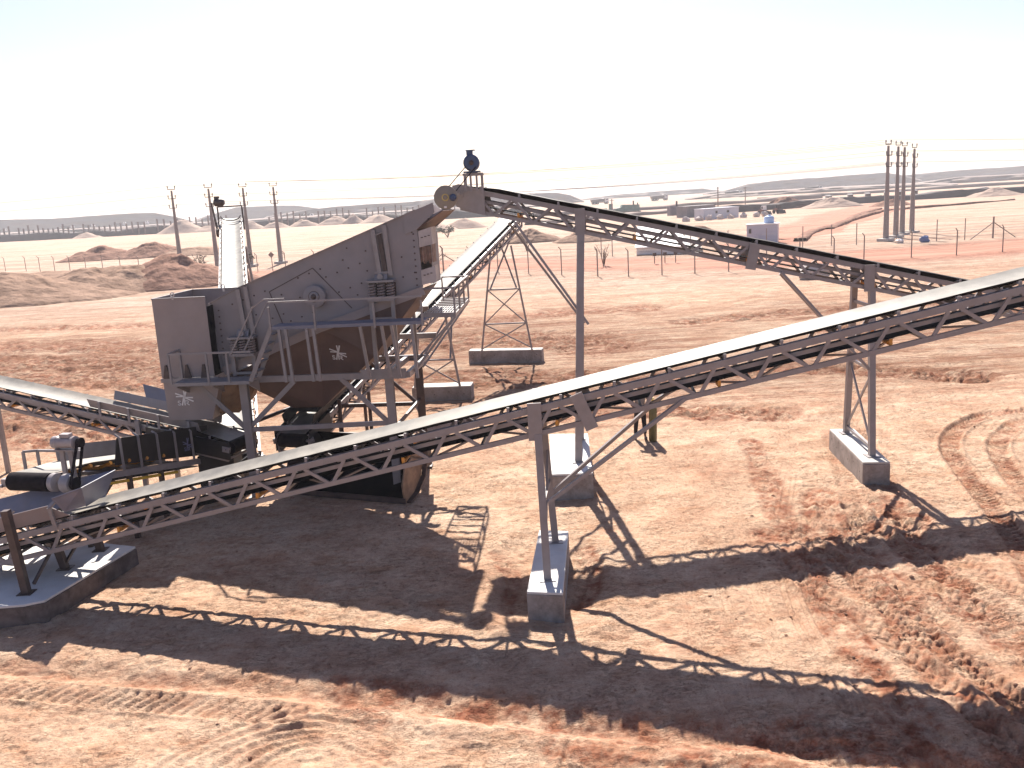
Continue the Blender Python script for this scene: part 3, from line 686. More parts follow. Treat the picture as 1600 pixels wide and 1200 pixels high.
    for sg in (-1, 1): mb.tube(Q(sg * bh * 0.44, -0.012), Q(sg * bh * 0.93, 0.055), 0.026, 8)
    mesh_o = mb.build('idler', steel, None)
    im = mesh_o.data; bpy.data.objects.remove(mesh_o)
    k = 0; a = s0 + 0.5
    while a < s1 - 0.4 and k < 95:
        o = bpy.data.objects.new('idler', im); SC.collection.objects.link(o); o.parent = root
        o.location = c.P(a, 0, 0.0) - root.location; a += idler; k += 1
    mb = MB()
    mb.tube(Q(-bh * 0.9, -0.02), Q(bh * 0.9, -0.02), 0.04, 8)
    for l in (-hw + 0.06, hw - 0.06): mb.beam(Q(l, 0.06), Q(l, -0.06), 0.05, 0.03, c.n)
    mesh_o = mb.build('return_roller', orange, None); im = mesh_o.data; bpy.data.objects.remove(mesh_o)
    a = s0 + ret * 0.5
    while a < s1 - 0.4:
        o = bpy.data.objects.new('return_roller', im); SC.collection.objects.link(o); o.parent = root
        o.location = c.P(a, 0, rl - 0.04) - root.location; a += ret
    return root

# --- front conveyor
aA = -0.11; L_ = math.hypot(1, aA)
cA = Conv((0.42, 14.95 + 0.575, 3.502 - 0.02), (1, aA), 0.2195 / L_, 1.15, 0.49)
front = conveyor('belt_conveyor', 'long front conveyor rising to the right across the foreground with a pale dusty belt', cA, -12.0, 11.8, asym=True, pitch=0.925, nodes0=-0.045, belt_half=0.475)
def gl(c, x, y):     # along-distance of a world x,y
    return (Vector((x, y, 0)) - Vector((c.O.x, c.O.y, 0))).dot(c.d)
for (ft, tp) in (((0.43, 14.62, 0.46), (0.40, 14.97, 2.99)), ((0.67, 16.33, 0.46), (0.53, 16.10, 2.99))):
    mb = MB(); mb.beam(ft, tp, 0.13, 0.13, (0, 1, 0)); mb.box((ft[0], ft[1], 0.475), (0.28, 0.28, 0.02)); mb.build('leg', steel, front)
mb = MB()
for sd_ in (-1, 1):
    MB().box(cA.P(0.0, sd_ * 0.60, -0.26), (0.24, 0.03, 0.66)).build('gusset_plate', steel, front)
    MB().beam(cA.P(0.72, sd_ * 0.62, 0.05), cA.P(0.98, sd_ * 0.62, -0.62), 0.22, 0.03, cA.n).build('splice_plate', steel, front)
mb = MB()
for sd_, y0, y1 in ((-1, 14.95, 14.72), (1, 16.1, 16.24)):
    pass
MB().beam(cA.P(2.55, -0.56, -0.5), (0.52, 14.72, 1.84), 0.06, 0.09, (0, 1, 0)).build('brace', steel, front)
MB().beam(cA.P(2.45, 0.56, -0.5), (0.66, 16.25, 1.5), 0.06, 0.09, (0, 1, 0)).build('brace', steel, front)
MB().beam((0.42, 14.80, 1.75), (0.60, 16.22, 1.75), 0.06, 0.06).build('leg_tie', steel, front)
MB().beam((0.42, 14.68, 0.9), (0.6, 16.14, 2.4), 0.04, 0.05).build('leg_tie', steel, front)
for (x, y, hh) in ((-9.15, 15.50, 1.98), (-8.96, 16.6, 0.95), (-8.66, 17.50, 1.2)):
    MB().beam((x, y, 0.36), (x - 0.12, y, hh), 0.13, 0.13, (0, 1, 0)).box((x, y, 0.375), (0.26, 0.26, 0.02)).build('leg', darksteel, front)
MB().beam((-9.05, 15.6, 0.5), (-8.92, 16.5, 1.1), 0.05, 0.05).build('leg_tie', darksteel, front)
MB().beam((-8.92, 16.6, 0.5), (-8.7, 17.4, 1.1), 0.05, 0.05).build('leg_tie', darksteel, front)
# feed chute with blue-grey skirt boards
fc = MB(); nf = MB()
def ch_(s, l, h): return cA.P(s, l, h)
s_a, s_b = -11.9, -8.55
fc.sheet([ch_(s_a, 0.30, 0.12), ch_(s_b, 0.30, 0.12), ch_(s_b + 0.1, 0.62, 0.55), ch_(s_a, 0.62, 0.55)], 0.014)
fc.sheet([ch_(s_b - 0.35, -0.50, 0.18), ch_(s_b, -0.36, 0.18), ch_(s_b + 0.12, -0.60, 0.58), ch_(s_b - 0.5, -0.60, 0.52)], 0.014)
fc.sheet([ch_(s_b, -0.36, 0.16), ch_(s_b, 0.30, 0.16), ch_(s_b + 0.1, 0.62, 0.55), ch_(s_b + 0.12, -0.60, 0.58)], 0.014)
fch = fc.build('feed_chute', blueplate, front)
nf.sheet([ch_(s_a, -0.50, 0.10), ch_(s_b - 0.25, -0.50, 0.10), ch_(s_b - 0.6, -0.60, 0.40), ch_(s_a, -0.60, 0.40)], 0.014)
nf.build('skirt_board', chutem, fch)
nf = MB()
for s in (-11.4, -9.95, -9.05):
    nf.beam(ch_(s, -0.60, -0.05), ch_(s - 0.05, -0.64, 0.36), 0.05, 0.07, (1, 0, 0)); nf.beam(ch_(s - 0.05, -0.64, 0.36), ch_(s + 0.05, -0.52, 0.46), 0.05, 0.06, (1, 0, 0))
nf.build('skirt_bracket', steel, fch)

# --- rear conveyor with the motor
cB = Conv((1.4, 21.6 + 0.575, 6.758 + 0.01), (1, aA), -0.2478 / L_, 1.15, 0.52)
rear = conveyor('belt_conveyor', 'rear conveyor running down to the right from the drive wheel above the screen', cB, -2.35, 17.0, pitch=0.92, nodes0=0.3, belt_half=0.43)
for side, nm in ((-1, 'side_plate'), (1, 'side_plate')):
    mb = MB(); mb.prism([cB.P(-2.62, side * 0.60 - 0.01, -0.30), cB.P(-2.50, side * 0.60 - 0.01, -0.02), cB.P(-2.35, side * 0.60 - 0.01, 0.05), cB.P(-1.75, side * 0.60 - 0.01, 0.02), cB.P(-1.75, side * 0.60 - 0.01, -0.58), cB.P(-2.42, side * 0.60 - 0.01, -0.50)], cB.n * 0.02)
    mb.beam(cB.P(-2.55, side * 0.625, -0.32), cB.P(-2.0, side * 0.625, 0.0), 0.015, 0.03, (0, 0, 1))
    mb.build(nm, steel, rear)
WC = V(-1.30, 21.42, 7.10)
mb = MB(); mb.lathe(WC, (0, -1, 0), [(0, 0.27), (0.015, 0.275), (0.09, 0.275), (0.10, 0.26)], 40)
wheel = mb.build('drive_wheel', pulley_m, rear, smooth=True)
MB().lathe(WC + V(-0.01, -0.10, 0.0), (0, -1, 0), [(0, 0.085), (0.012, 0.085), (0.012, 0.065), (0.004, 0.062)], 28).build('hub_ring', yellow, wheel, smooth=True)
MB().lathe(WC + V(-0.01, -0.10, 0.0), (0, -1, 0), [(0, 0.06), (0.012, 0.055), (0.03, 0.02)], 20).build('hub', pulley_m, wheel, smooth=True)
MB().lathe(WC + V(0.17, -0.105, -0.01), (0, -1, 0), [(0, 0.085), (0.02, 0.08), (0.06, 0.06), (0.07, 0.03)], 20).build('bearing', motor_b, wheel, smooth=True)
MB().box(WC + V(-0.02, -0.105, -0.22), (0.06, 0.012, 0.045)).build('inspection_slot', white, wheel)
# motor stand
MC = V(-0.66, 21.66, 7.86)
st = MB(); zt = 7.60
for x in (-0.84, -0.44):
    for y in (21.55, 22.25):
        st.beam((x, y, 7.22 - (x + 0.8) * 0.25), (x, y, zt), 0.05, 0.05, (0, 1, 0))
for x in (-0.70, -0.56): st.beam((x, 21.55, 7.2), (x, 21.55, zt), 0.05, 0.05, (0, 1, 0))
for y in (21.55, 22.25): st.beam((-0.88, y, zt), (-0.40, y, zt), 0.06, 0.05)
for x in (-0.84, -0.44): st.beam((x, 21.55, zt), (x, 22.25, zt), 0.06, 0.05)
stand = st.build('motor_stand', steel, rear)
mb = MB(); mb.lathe(MC + V(0, -0.22, 0), (0, 1, 0), [(0, 0.05), (0.0, 0.15), (0.03, 0.185), (0.10, 0.19), (0.11, 0.17), (0.45, 0.17), (0.46, 0.19), (0.5, 0.18), (0.52, 0.06)], 28)
for k in range(20):
    w = 2 * math.pi * k / 20; mb.box(MC + V(math.cos(w) * 0.18, 0.06, math.sin(w) * 0.18), (0.03, 0.33, 0.012), (V(math.cos(w), 0, math.sin(w)), V(0, 1, 0), V(-math.sin(w), 0, math.cos(w))))
motor = mb.build('motor', motor_b, rear, smooth=True)
MB().box(MC + V(-0.03, -0.02, 0.225), (0.15, 0.2, 0.10)).box(MC + V(-0.01, -0.02, 0.285), (0.22, 0.24, 0.02)).build('terminal_box', motor_b, motor)
MB().lathe(MC + V(0, -0.23, 0), (0, -1, 0), [(0, 0.06), (0.02, 0.055), (0.05, 0.02)], 16).build('shaft_end', darksteel, motor)
MB().box(MC + V(0, 0.02, -0.205), (0.40, 0.4, 0.03)).box(MC + V(0, 0.02, -0.235), (0.26, 0.3, 0.03)).build('motor_foot', motor_b, motor)
mb = MB()
for a, b in ((WC + V(0.10, -0.04, 0.255), MC + V(-0.13, -0.24, -0.08)), (WC + V(0.24, -0.04, 0.13), MC + V(0.10, -0.24, -0.10))):
    mb.beam(a, b, 0.02, 0.012, (0, 1, 0))
mb.build('drive_belt', rubber, rear)
# supports of the rear conveyor
for (ft, tp, w) in (((1.52, 21.10, 0.6), (1.83, 21.58, 6.10), 0.17), ((1.75, 23.15, 0.6), (1.92, 22.72, 6.10), 0.17), ((8.44, 20.40, 0.54), (8.52, 20.86, 4.45), 0.14), ((8.62, 22.50, 0.54), (8.55, 22.00, 4.45), 0.14)):
    mb = MB(); mb.beam(ft, tp, w, w * 0.9, (0, 1, 0)); mb.box((ft[0], ft[1], ft[2] + 0.012), (0.3, 0.3, 0.02)); mb.build('leg', steel, rear)
mb = MB()
for x, zz in ((1.83, 0), (8.52, 0)):
    s = gl(cB, x, 21.6)
    for side in (-1, 1): MB().box(cB.P(s, side * 0.61, -0.28), (0.24, 0.03, 0.62)).build('gusset_plate', steel, rear)
for s in (4.55,):
    for side in (-1, 1): MB().beam(cB.P(s, side * 0.61, 0.0), cB.P(s - 0.12, side * 0.61, -0.62), 0.24, 0.03, cB.n).build('splice_plate', steel, rear)
for a, b in (((0.28, 21.72, 6.44), (1.92, 21.40, 3.93)), ((0.14, 22.85, 6.40), (1.95, 22.95, 3.75)), ((6.45, 21.02, 4.95), (8.42, 20.66, 2.6)), ((6.75, 22.1, 4.82), (8.6, 22.2, 2.75))):
    MB().beam(a, b, 0.06, 0.10, (0, 1, 0)).build('strut', steel, rear)
mb = MB()
def lerp(a, b, t): return Vector(a) * (1 - t) + Vector(b) * t
for A_, B_ in ((((8.44, 20.40, 0.54), (8.52, 20.86, 4.45)), ((8.62, 22.50, 0.54), (8.55, 22.00, 4.45))), (((1.52, 21.10, 0.6), (1.83, 21.58, 6.10)), ((1.75, 23.15, 0.6), (1.92, 22.72, 6.10)))):
    for t in (0.05, 0.52, 0.9): MB().beam(lerp(*A_, t), lerp(*B_, t), 0.05, 0.07).build('leg_tie', steel, rear)
    MB().beam(lerp(*A_, 0.05), lerp(*B_, 0.5), 0.04, 0.06).build('leg_tie', steel, rear); MB().beam(lerp(*B_, 0.05), lerp(*A_, 0.5), 0.04, 0.06).build('leg_tie', steel, rear)

# --- diagonal conveyor under the screen
dC = Vector((2.3, 6.9, 0)).normalized()
cC = Conv((-2.5, 31.5, 3.92), (dC.x, dC.y), 0.252, 0.95, 0.45)
diag = conveyor('belt_conveyor', 'steep diagonal conveyor climbing away from under the screen with a bright pale belt', cC, -9.9, 9.1, pitch=0.9, belt_half=0.37)
def trestle(ctr, half0, ztop, levels, zf, ty=1.4):
    c0 = Vector(ctr); ax = V(1, -0.12, 0).normalized(); bk = V(0.25, 1, 0).normalized()
    for sg in (-1, 1):
        MB().beam(c0 + ax * sg * half0 + V(0, 0, zf), c0 + ax * sg * 0.42 + V(0, 0, ztop) , 0.08, 0.08, (0, 1, 0)).build('leg', steel, diag)
    def at(sg, z): 
        t = (z - zf) / (ztop - zf); return c0 + ax * sg * (half0 * (1 - t) + 0.42 * t) + V(0, 0, z)
    mb = MB()
    for z in levels: mb.beam(at(-1, z), at(1, z), 0.05, 0.06)
    for z0, z1 in zip([zf + 0.1] + levels[:-1], levels): mb.beam(at(-1, z0), at(1, z1), 0.03, 0.05); mb.beam(at(1, z0) + V(0, .03, 0), at(-1, z1) + V(0, .03, 0), 0.03, 0.05)
    mb.build('leg_tie', steel, diag)
trestle((-0.14, 38.2, 0), 1.09, 5.05, [1.75, 3.22], 0.57)
trestle((-2.68, 31.52, 0), 0.82, 3.4, [1.5], 0.52)
for (tx, ty) in ((-0.35, 0.2), (0.35, 0.2)):
    MB().beam(cC.P(8.0, tx, -0.45), (-0.14 + tx * 1.6, 38.3, 3.25), 0.07, 0.07, (0, 1, 0)).build('strut', steel, diag)
    MB().beam(cC.P(2.6, tx, -0.45), (-2.68 + tx * 1.5, 31.7, 1.5), 0.07, 0.07, (0, 1, 0)).build('strut', steel, diag)
for s in (-8.3, -6.6, -5.0):
    MB().beam(cC.P(s, 0.5, -0.45) * 1.0, Vector((cC.P(s, 0.5, 0).x, cC.P(s, 0.5, 0).y, 0.0)), 0.09, 0.09, (0, 1, 0)).build('leg', darksteel, diag)
    MB().beam(cC.P(s, -0.5, 0.15 if s < -8 else -0.45), Vector((cC.P(s, -0.5, 0).x, cC.P(s, -0.5, 0).y, 0.0)), 0.09, 0.09, (0, 1, 0)).build('leg', darksteel, diag)
mb = MB()
for sg in (-1, 1): mb.sheet([cC.P(-9.6, sg * 0.40, 0.12), cC.P(-7.6, sg * 0.40, 0.12), cC.P(-7.6, sg * 0.46, 0.36), cC.P(-9.6, sg * 0.46, 0.36)], 0.015)
mb.build('skirt_board', blackplate, diag)

# --- far conveyor facing the camera
dD = Vector((-14.54 + 7.65, 25.0, 0)).normalized()
cD = Conv((-7.65, 24.0, 0.90), (dD.x, dD.y), (6.8 - 0.94) / 25.93, 1.15, 0.5)
farc = conveyor('belt_conveyor', 'far conveyor seen end-on climbing behind the chute with a white-bright belt and a small motor', cD, -0.8, 25.9, pitch=1.0, belt_half=0.44)
mb = MB()
for s in (22.0,):
    for sg in (-1, 1): MB().beam(cD.P(s, sg * 0.6, -0.5), Vector((cD.P(s, sg * 1.1, 0).x, cD.P(s, sg * 1.1, 0).y, 0)), 0.11, 0.11, (0, 1, 0)).build('leg', steel, farc)
    MB().beam(cD.P(s - 3.5, -0.55, -0.5), Vector((cD.P(s, -0.9, 0).x, cD.P(s, -0.9, 0).y, 1.2)), 0.09, 0.09, (0, 1, 0)).build('brace', steel, farc)
s = 13.0
for sg in (-1, 1): MB().beam(cD.P(s, sg * 0.6, -0.5), Vector((cD.P(s, sg * 0.8, 0).x, cD.P(s, sg * 0.8, 0).y, 0)), 0.11, 0.11, (0, 1, 0)).build('leg', steel, farc)
mb = MB(); hh = cD.P(25.9, 0, 0)
e0 = cD.P(25.4, 0.62, 0.0); e1 = cD.P(25.4, -0.62, 0.0)
for e in (e0, e1): mb.beam(e + V(0, 0, -0.5), e + V(0, 0, 0.75), 0.07, 0.07, (0, 1, 0))
mb.beam(e0 + V(0, 0, 0.75), e1 + V(0, 0, 0.75), 0.07, 0.07)
mb.build('head_frame', darksteel, farc)
mb = MB(); 
for a0 in range(8):
    t0 = math.pi + math.pi * a0 / 8; t1 = math.pi + math.pi * (a0 + 1) / 8
    mb.tube(cD.P(25.0, -0.5 * math.cos(t0), 0.35 + 0.25 * math.sin(t0)), cD.P(25.0, -0.5 * math.cos(t1), 0.35 + 0.25 * math.sin(t1)), 0.03, 6)
mb.build('head_guard', darksteel, farc)
mc = e0 + V(0.1, 0, 0.98)
mb = MB(); mb.lathe(mc + V(-0.25, 0, 0), (1, 0, 0), [(0, 0.12), (0.05, 0.2), (0.45, 0.2), (0.55, 0.12)], 16); mb.box(mc + V(-0.08, 0, 0.26), (0.24, 0.2, 0.12)); mb.build('motor', darksteel, farc, smooth=True)
mb = MB(); mb.beam(mc + V(-0.38, 0, 0), e0 + V(-0.12, 0, -0.55), 0.06, 0.14, (0, 1, 0)); mb.lathe(e0 + V(-0.16, 0, -0.6), (1, 0, 0), [(0, 0.1), (0, 0.22), (0.1, 0.22), (0.1, 0.1)], 16); mb.build('drive_guard', darksteel, farc)

# --- left conveyor coming from the upper left
cE = Conv((-6.95, 21.82, 1.50), (-0.944, 0.33), 0.165, 1.05, 0.42)
left = conveyor('belt_conveyor', 'left conveyor running down to the right under the tall chute, belt pale grey', cE, -0.05, 11.5, pitch=0.86, belt_half=0.42)
for sg in (-1, 1):
    mb = MB(); mb.sheet([cE.P(0.75, sg * 0.42, 0.13), cE.P(4.1, sg * 0.42, 0.13), cE.P(4.1, sg * 0.5, 0.36), cE.P(0.75, sg * 0.5, 0.36)], 0.015)
    for s in (1.0, 1.9, 2.8, 3.7): mb.beam(cE.P(s, sg * 0.53, -0.05), cE.P(s, sg * 0.53, 0.36), 0.04, 0.06, (1, 0, 0))
    mb.build('skirt_board', steel, left)
MB().sheet([cE.P(3.1, -0.5, 0.35), cE.P(2.2, -0.5, 0.3), cE.P(2.2, -0.62, 0.62), cE.P(3.25, -0.62, 0.66)], 0.02).build('deflector_plate', blueplate, left)
for s in (2.5, 8.5):
    for sg in (-1, 1):
        b = cE.P(s, sg * 0.6, 0); MB().beam((b.x, b.y, 0), (b.x, b.y, b.z + (0.12 if s < 3 else -0.3)), 0.11, 0.11, (0, 1, 0)).build('leg', steel, left)

for sg in (-1, 1):
    MB().sheet([cE.P(-0.15, sg * 0.56, -0.40), cE.P(2.3, sg * 0.56, -0.40), cE.P(2.3, sg * 0.56, -0.02), cE.P(-0.15, sg * 0.56, 0.05)], 0.02).build('tail_cover', blackplate, left)
    MB().sheet([cC.P(-9.95, sg * 0.50, -0.42), cC.P(-8.7, sg * 0.50, -0.42), cC.P(-8.9, sg * 0.50, 0.10), cC.P(-9.95, sg * 0.50, 0.10)], 0.02).build('tail_cover', blackplate, diag)
MB().prism([cC.P(-9.3, -0.42, 0.30), cC.P(-8.5, -0.42, 0.30), cC.P(-8.5, 0.42, 0.30), cC.P(-9.3, 0.42, 0.30)], (0, 0, 0.10)).build('feed_box', blackplate, diag)
b = cE.P(0.6, 0, -0.5); MB().box((b.x, b.y, b.z / 2), (0.9, 0.7, b.z)).beam((b.x - .6, b.y - .5, .1), (b.x + .7, b.y + .3, .9), 0.07, 0.07).beam((b.x + .6, b.y - .6, .2), (b.x - .5, b.y - .1, 1.0), 0.06, 0.06).build('tail_support', blackplate, left)
# --- short cross conveyor with drum and motor at the left
fd = Vector((0.25, 0.968, 0)).normalized()
cF = Conv((-9.62, 17.12, 2.16), (fd.x, fd.y), -0.205, 1.06, 0.16)
Fm = thing('belt_conveyor', 'short conveyor with a big black drum and grey motor feeding the front conveyor', 'conveyor', (-9.6, 17.1, 0))
LF = 4.9
mb = MB()
for sg in (-1, 1): mb.channel(cF.P(0.12, sg * 0.53, -0.18), cF.P(LF, sg * 0.53, -0.18), 0.05, 0.14, 0.014, side=-sg)
for s in (0.7, 1.9, 3.1, 4.3): mb.beam(cF.P(s, -0.53, -0.18), cF.P(s, 0.53, -0.18), 0.05, 0.08)
mb.build('frame', steel, Fm)
rD = 0.185
mb = MB(); mb.lathe(cF.P(0, -0.46, -0.14), cF.n, [(0, rD), (0.92, rD)], 32); dr = mb.build('drum', rubber, Fm, smooth=True)
MB().tube(cF.P(0, -0.95, -0.14), cF.P(0, 0.68, -0.14), 0.035, 10).build('shaft', steel, dr)
nF = cF.n                                   # points to the left
MB().box(cF.P(0, 0.60, -0.16), (0.16, 0.12, 0.16), (cF.d, nF, V(0, 0, 1))).box(cF.P(0, 0.66, -0.22), (0.24, 0.08, 0.05), (cF.d, nF, V(0, 0, 1))).build('bearing', motor_g, dr)
MB().lathe(cF.P(0, -0.50, -0.14), -nF, [(0, 0.185), (0.10, 0.185), (0.12, 0.12)], 28).build('end_ring', motor_g, dr, smooth=True)
mb = MB(); m = 20; bh = 0.46; P_ = []
for i in range(m + 1):
    a = (LF) * i / m; fl = min(1, max(0, (a - 0.1) / 1.0))
    pr_ = [(-bh, 0.12 * fl), (-bh * 0.4, 0), (bh * 0.4, 0), (bh, 0.12 * fl)]
    for l, h in pr_: P_.append(cF.P(a, l, 0.035 + h))
    for l, h in reversed(pr_): P_.append(cF.P(a, l, 0.022 + h))
mb.add(P_, [(i * 8 + k, i * 8 + (k + 1) % 8, (i + 1) * 8 + (k + 1) % 8, (i + 1) * 8 + k) for i in range(m) for k in range(8)])
mb.build('belt', belt_m, Fm, smooth=True)
mb = MB(); mb.beam(cF.P(0, 0, -0.315), cF.P(LF, 0, -0.315), 0.92, 0.014); mb.build('return_belt', rubber, Fm)
for s in (1.1, 1.7, 2.3, 2.9, 3.5):
    mb = MB()
    for sg in (-1, 1): mb.tube(cF.P(s, sg * 0.18, -0.03), cF.P(s, sg * 0.50, 0.09), 0.04, 8)
    mb.tube(cF.P(s, -0.17, -0.035), cF.P(s, 0.17, -0.035), 0.04, 8); mb.build('idler', orange, Fm)
mb = MB(); mb.beam(cF.P(1.0, -0.50, -0.36), cF.P(3.9, -0.50, -0.36), 0.06, 0.06); mb.build('yellow_guard', pmat('yellow guard', (0.62, 0.38, 0.03), 0.5, 0, 0.1, 6, dirt=(0.3, 0.15, 0.05), dirt_amt=0.3), Fm)
MB().sheet([cF.P(1.25, 0.44, 0.10), cF.P(LF, 0.44, 0.10), cF.P(LF, 0.52, 0.48), cF.P(1.3, 0.52, 0.48)], 0.014).build('skirt_board', steel, Fm)
rs = MB().sheet([cF.P(1.85, -0.46, 0.02), cF.P(LF + 0.4, -0.46, -0.05), cF.P(LF + 0.4, -0.52, 0.72), cF.P(1.95, -0.52, 0.62)], 0.014).build('skirt_board', blackplate, Fm, label='black near skirt board with ribs')
for s in (2.0, 2.6, 3.25, 3.9, 4.55):
    MB().beam(cF.P(s, -0.56, -0.12), cF.P(s, -0.56, 0.62), 0.03, 0.05, (1, 0, 0)).beam(cF.P(s, -0.56, 0.62), cF.P(s, -0.44, 0.70), 0.03, 0.04, (1, 0, 0)).build('rib', lightsteel if s > 99 else steel, rs)
mb = MB(); gx = cF.P(0.0, -0.86, -0.15); mb.lathe(gx + nF * 0.12, -nF, [(0, 0.14), (0.03, 0.185), (0.12, 0.19), (0.2, 0.16), (0.22, 0.06)], 24); mb.build('gearbox', motor_g, Fm, smooth=True)
mz = cF.P(0.25, -0.75, 0.66)
mb = MB(); mb.lathe(mz + nF * 0.32, -nF, [(0, 0.08), (0.02, 0.12), (0.12, 0.13), (0.14, 0.115), (0.46, 0.115), (0.48, 0.13), (0.52, 0.13), (0.54, 0.05)], 24)
mt = mb.build('motor', motor_g, Fm, smooth=True)
MB().box(mz + V(0, 0, 0.145), (0.2, 0.14, 0.07), (nF, cF.d, V(0, 0, 1))).build('terminal_box', motor_g, mt)
mb = MB()
for l in (-0.60, -0.80): mb.beam(cF.P(0.25, l, -0.15), cF.P(0.25, l, 0.52), 0.08, 0.07, (0, 1, 0))
mb.box(mz + V(0, 0, -0.14), (0.5, 0.22, 0.02), (nF, cF.d, V(0, 0, 1))); mb.build('motor_post', steel, Fm)
vb = MB(); pa = mz - nF * 0.30; pb = gx - nF * 0.14
for dx in (-0.10, 0.10): vb.beam(pa + cF.d * dx * 0.8, pb + cF.d * dx * 1.2, 0.05, 0.03, (0, 1, 0))
vb.lathe(pa + nF * 0.03, -nF, [(0, 0.10), (0.07, 0.10)], 18); vb.lathe(pb + nF * 0.03, -nF, [(0, 0.13), (0.07, 0.13)], 18)
vb.build('drive_belt', rubber, Fm)
mb = MB()
r0 = cF.P(0.55, 0.62, 0.0); r1 = cF.P(0.85, 0.55, 0.0); r2 = cF.P(0.9, -0.50, 0.0)
for r_ in (r0, r1): mb.beam(r_ + V(0, 0, -0.2), r_ + V(0, 0, 0.42), 0.05, 0.05, (0, 1, 0))
mb.beam(r0 + V(0, 0, 0.42), r1 + V(0, 0, 0.42), 0.05, 0.05); mb.beam(r1 + V(0, 0, 0.42), r2 + V(0, 0, 0.42), 0.045, 0.045)
mb.build('handrail', steel, Fm)
for (s, l) in ((0.65, 0.45), (0.75, -0.50), (2.2, 0.45), (2.2, -0.50), (3.3, -0.50)):
    b = cF.P(s, l, -0.25); MB().beam((b.x, b.y, 0.0), b, 0.10, 0.10, (0, 1, 0)).build('leg', darksteel, Fm)
b0 = cF.P(0.75, -0.50, -0.3); b1 = cF.P(1.6, -0.5, -0.3)
MB().beam((b0.x, b0.y, 0.9), cF.P(1.7, -0.5, -0.3), 0.05, 0.05).beam((b0.x, b0.y, 1.5), (cF.P(0.65, 0.45, 0).x, cF.P(0.65, 0.45, 0).y, 0.5), 0.04, 0.04).build('brace', darksteel, Fm)

# emblem: white burst of bars over S / R
def stroke(mb, o, uu, vv, pts, w):
    nn = uu.cross(vv).normalized()
    for (a, b) in zip(pts[:-1], pts[1:]):
        p = o + uu * a[0] + vv * a[1]; q_ = o + uu * b[0] + vv * b[1]; d = (q_ - p)
        if d.length < 1e-5: continue
        e = d.normalized() * w * 0.3
        mb.beam(p - e, q_ + e, w, 0.004, nn)
def emblem(parent, o, uu, vv, size, mat=white):
    o = Vector(o); k = size / 560.0; mb = MB(); cx, cy = 480, 650
    def T(p): return ((p[0] - cx) * k, -(p[1] - cy) * k)
    for a, b, w in (((490, 640), (480, 410), 46), ((500, 640), (578, 408), 50), ((470, 640), (205, 545), 42), ((470, 648), (215, 645), 34), ((490, 680), (750, 690), 44), ((490, 690), (755, 805), 44), ((470, 640), (385, 920), 46), ((478, 650), (475, 920), 42)):
        stroke(mb, o, uu, vv, [T(a), T(b)], w * k)
    stroke(mb, o, uu, vv, [T(p) for p in ((335, 800), (300, 785), (262, 795), (258, 835), (300, 852), (335, 880), (325, 915), (285, 920), (250, 905))], 28 * k)
    stroke(mb, o, uu, vv, [T(p) for p in ((480, 790), (570, 790), (598, 820), (575, 850), (530, 860), (610, 920))], 34 * k)
    return mb.build('emblem', mat, parent, label='white burst of bars over the letters S and R')
emblem(rs, cF.P(4.35, -0.565, 0.30), cF.d + V(0, 0, -0.2), V(0, 0, 1), 0.34, pmat('dim emblem paint', (0.16, 0.16, 0.26), 0.6))

# ------------------------------------------------------------------ screen, chute and their frame
ux = V(1, -0.12, 0).normalized(); uy = V(0.12, 1, 0).normalized(); UZ = V(0, 0, 1)
def S(x, y, z):
    """x along the face, y depth behind the screen's near face, z"""
    return V(x, 21.3 - 0.12 * (x + 1.6), z) + uy * y
screen = thing('vibrating_screen', 'big grey bolted screening box standing tilted on coil springs beside the tall chute', 'screen', (-4.5, 22.5, 0))
outl = [(-7.28, 4.90), (-6.62, 5.20), (-2.02, 6.86), (-2.02, 6.42), (-1.98, 5.05), (-2.31, 4.96), (-4.57, 4.24), (-7.16, 3.18)]
for y, dz in ((0, 0), (1.78, -0.16)):
    pts = [S(x, y, z + (dz if i in (1, 2) else 0)) for i, (x, z) in enumerate(outl)]
    sp = MB().prism(pts, uy * 0.02).build('side_plate', plate, screen)
    if y == 0: near_plate = sp
mb = MB()
mb.sheet([S(-6.6, 0.03, 5.02), S(-2.05, 0.03, 6.64), S(-2.05, 1.77, 6.64), S(-6.6, 1.77, 5.02)], 0.02).build('top_cover', plate, screen)
mb = MB(); mb.sheet([S(-7.0, 0.03, 3.30), S(-2.1, 0.03, 5.06), S(-2.1, 1.77, 5.06), S(-7.0, 1.77, 3.30)], 0.03); mb.build('deck', darksteel, screen)
mb = MB(); mb.sheet([S(-7.25, 0.03, 4.9), S(-6.65, 0.03, 5.05), S(-6.65, 1.77, 5.05), S(-7.25, 1.77, 4.85)], 0.02); mb.build('end_cover', darksteel, screen)
# edge flange lines
mb = MB()
for a, b in ((0, 1), (1, 2), (5, 6), (6, 7), (7, 0)):
    mb.beam(S(outl[a][0], -0.03, outl[a][1]), S(outl[b][0], -0.03, outl[b][1]), 0.05, 0.018, (0, 0, 1))
mb.build('edge_flange', plate, near_plate)
# twin stiffener bars
mb = MB()
for x0, z0, x1, z1 in ((-3.07, 6.45, -2.98, 5.36), (-2.79, 6.55, -2.72, 5.36), (-6.52, 5.20, -6.44, 4.10), (-6.32, 5.26, -6.24, 4.10)):
    MB().beam(S(x0, -0.045, z0), S(x1, -0.045, z1), 0.10, 0.07, uy).build('stiffener', steel, near_plate)
mb.beam(S(-3.1, -0.05, 5.44), S(-2.68, -0.05, 5.44), 0.05, 0.05).beam(S(-3.1, -0.05, 6.3), S(-2.72, -0.05, 6.42), 0.03, 0.03)
mb.build('stiffener_tie', steel, near_plate)
mb = MB(); mb.beam(S(-2.93, -0.03, 6.38), S(-2.85, -0.03, 5.40), 0.10, 0.014, uy); mb.build('shadow_gap_plate', darksteel, near_plate)
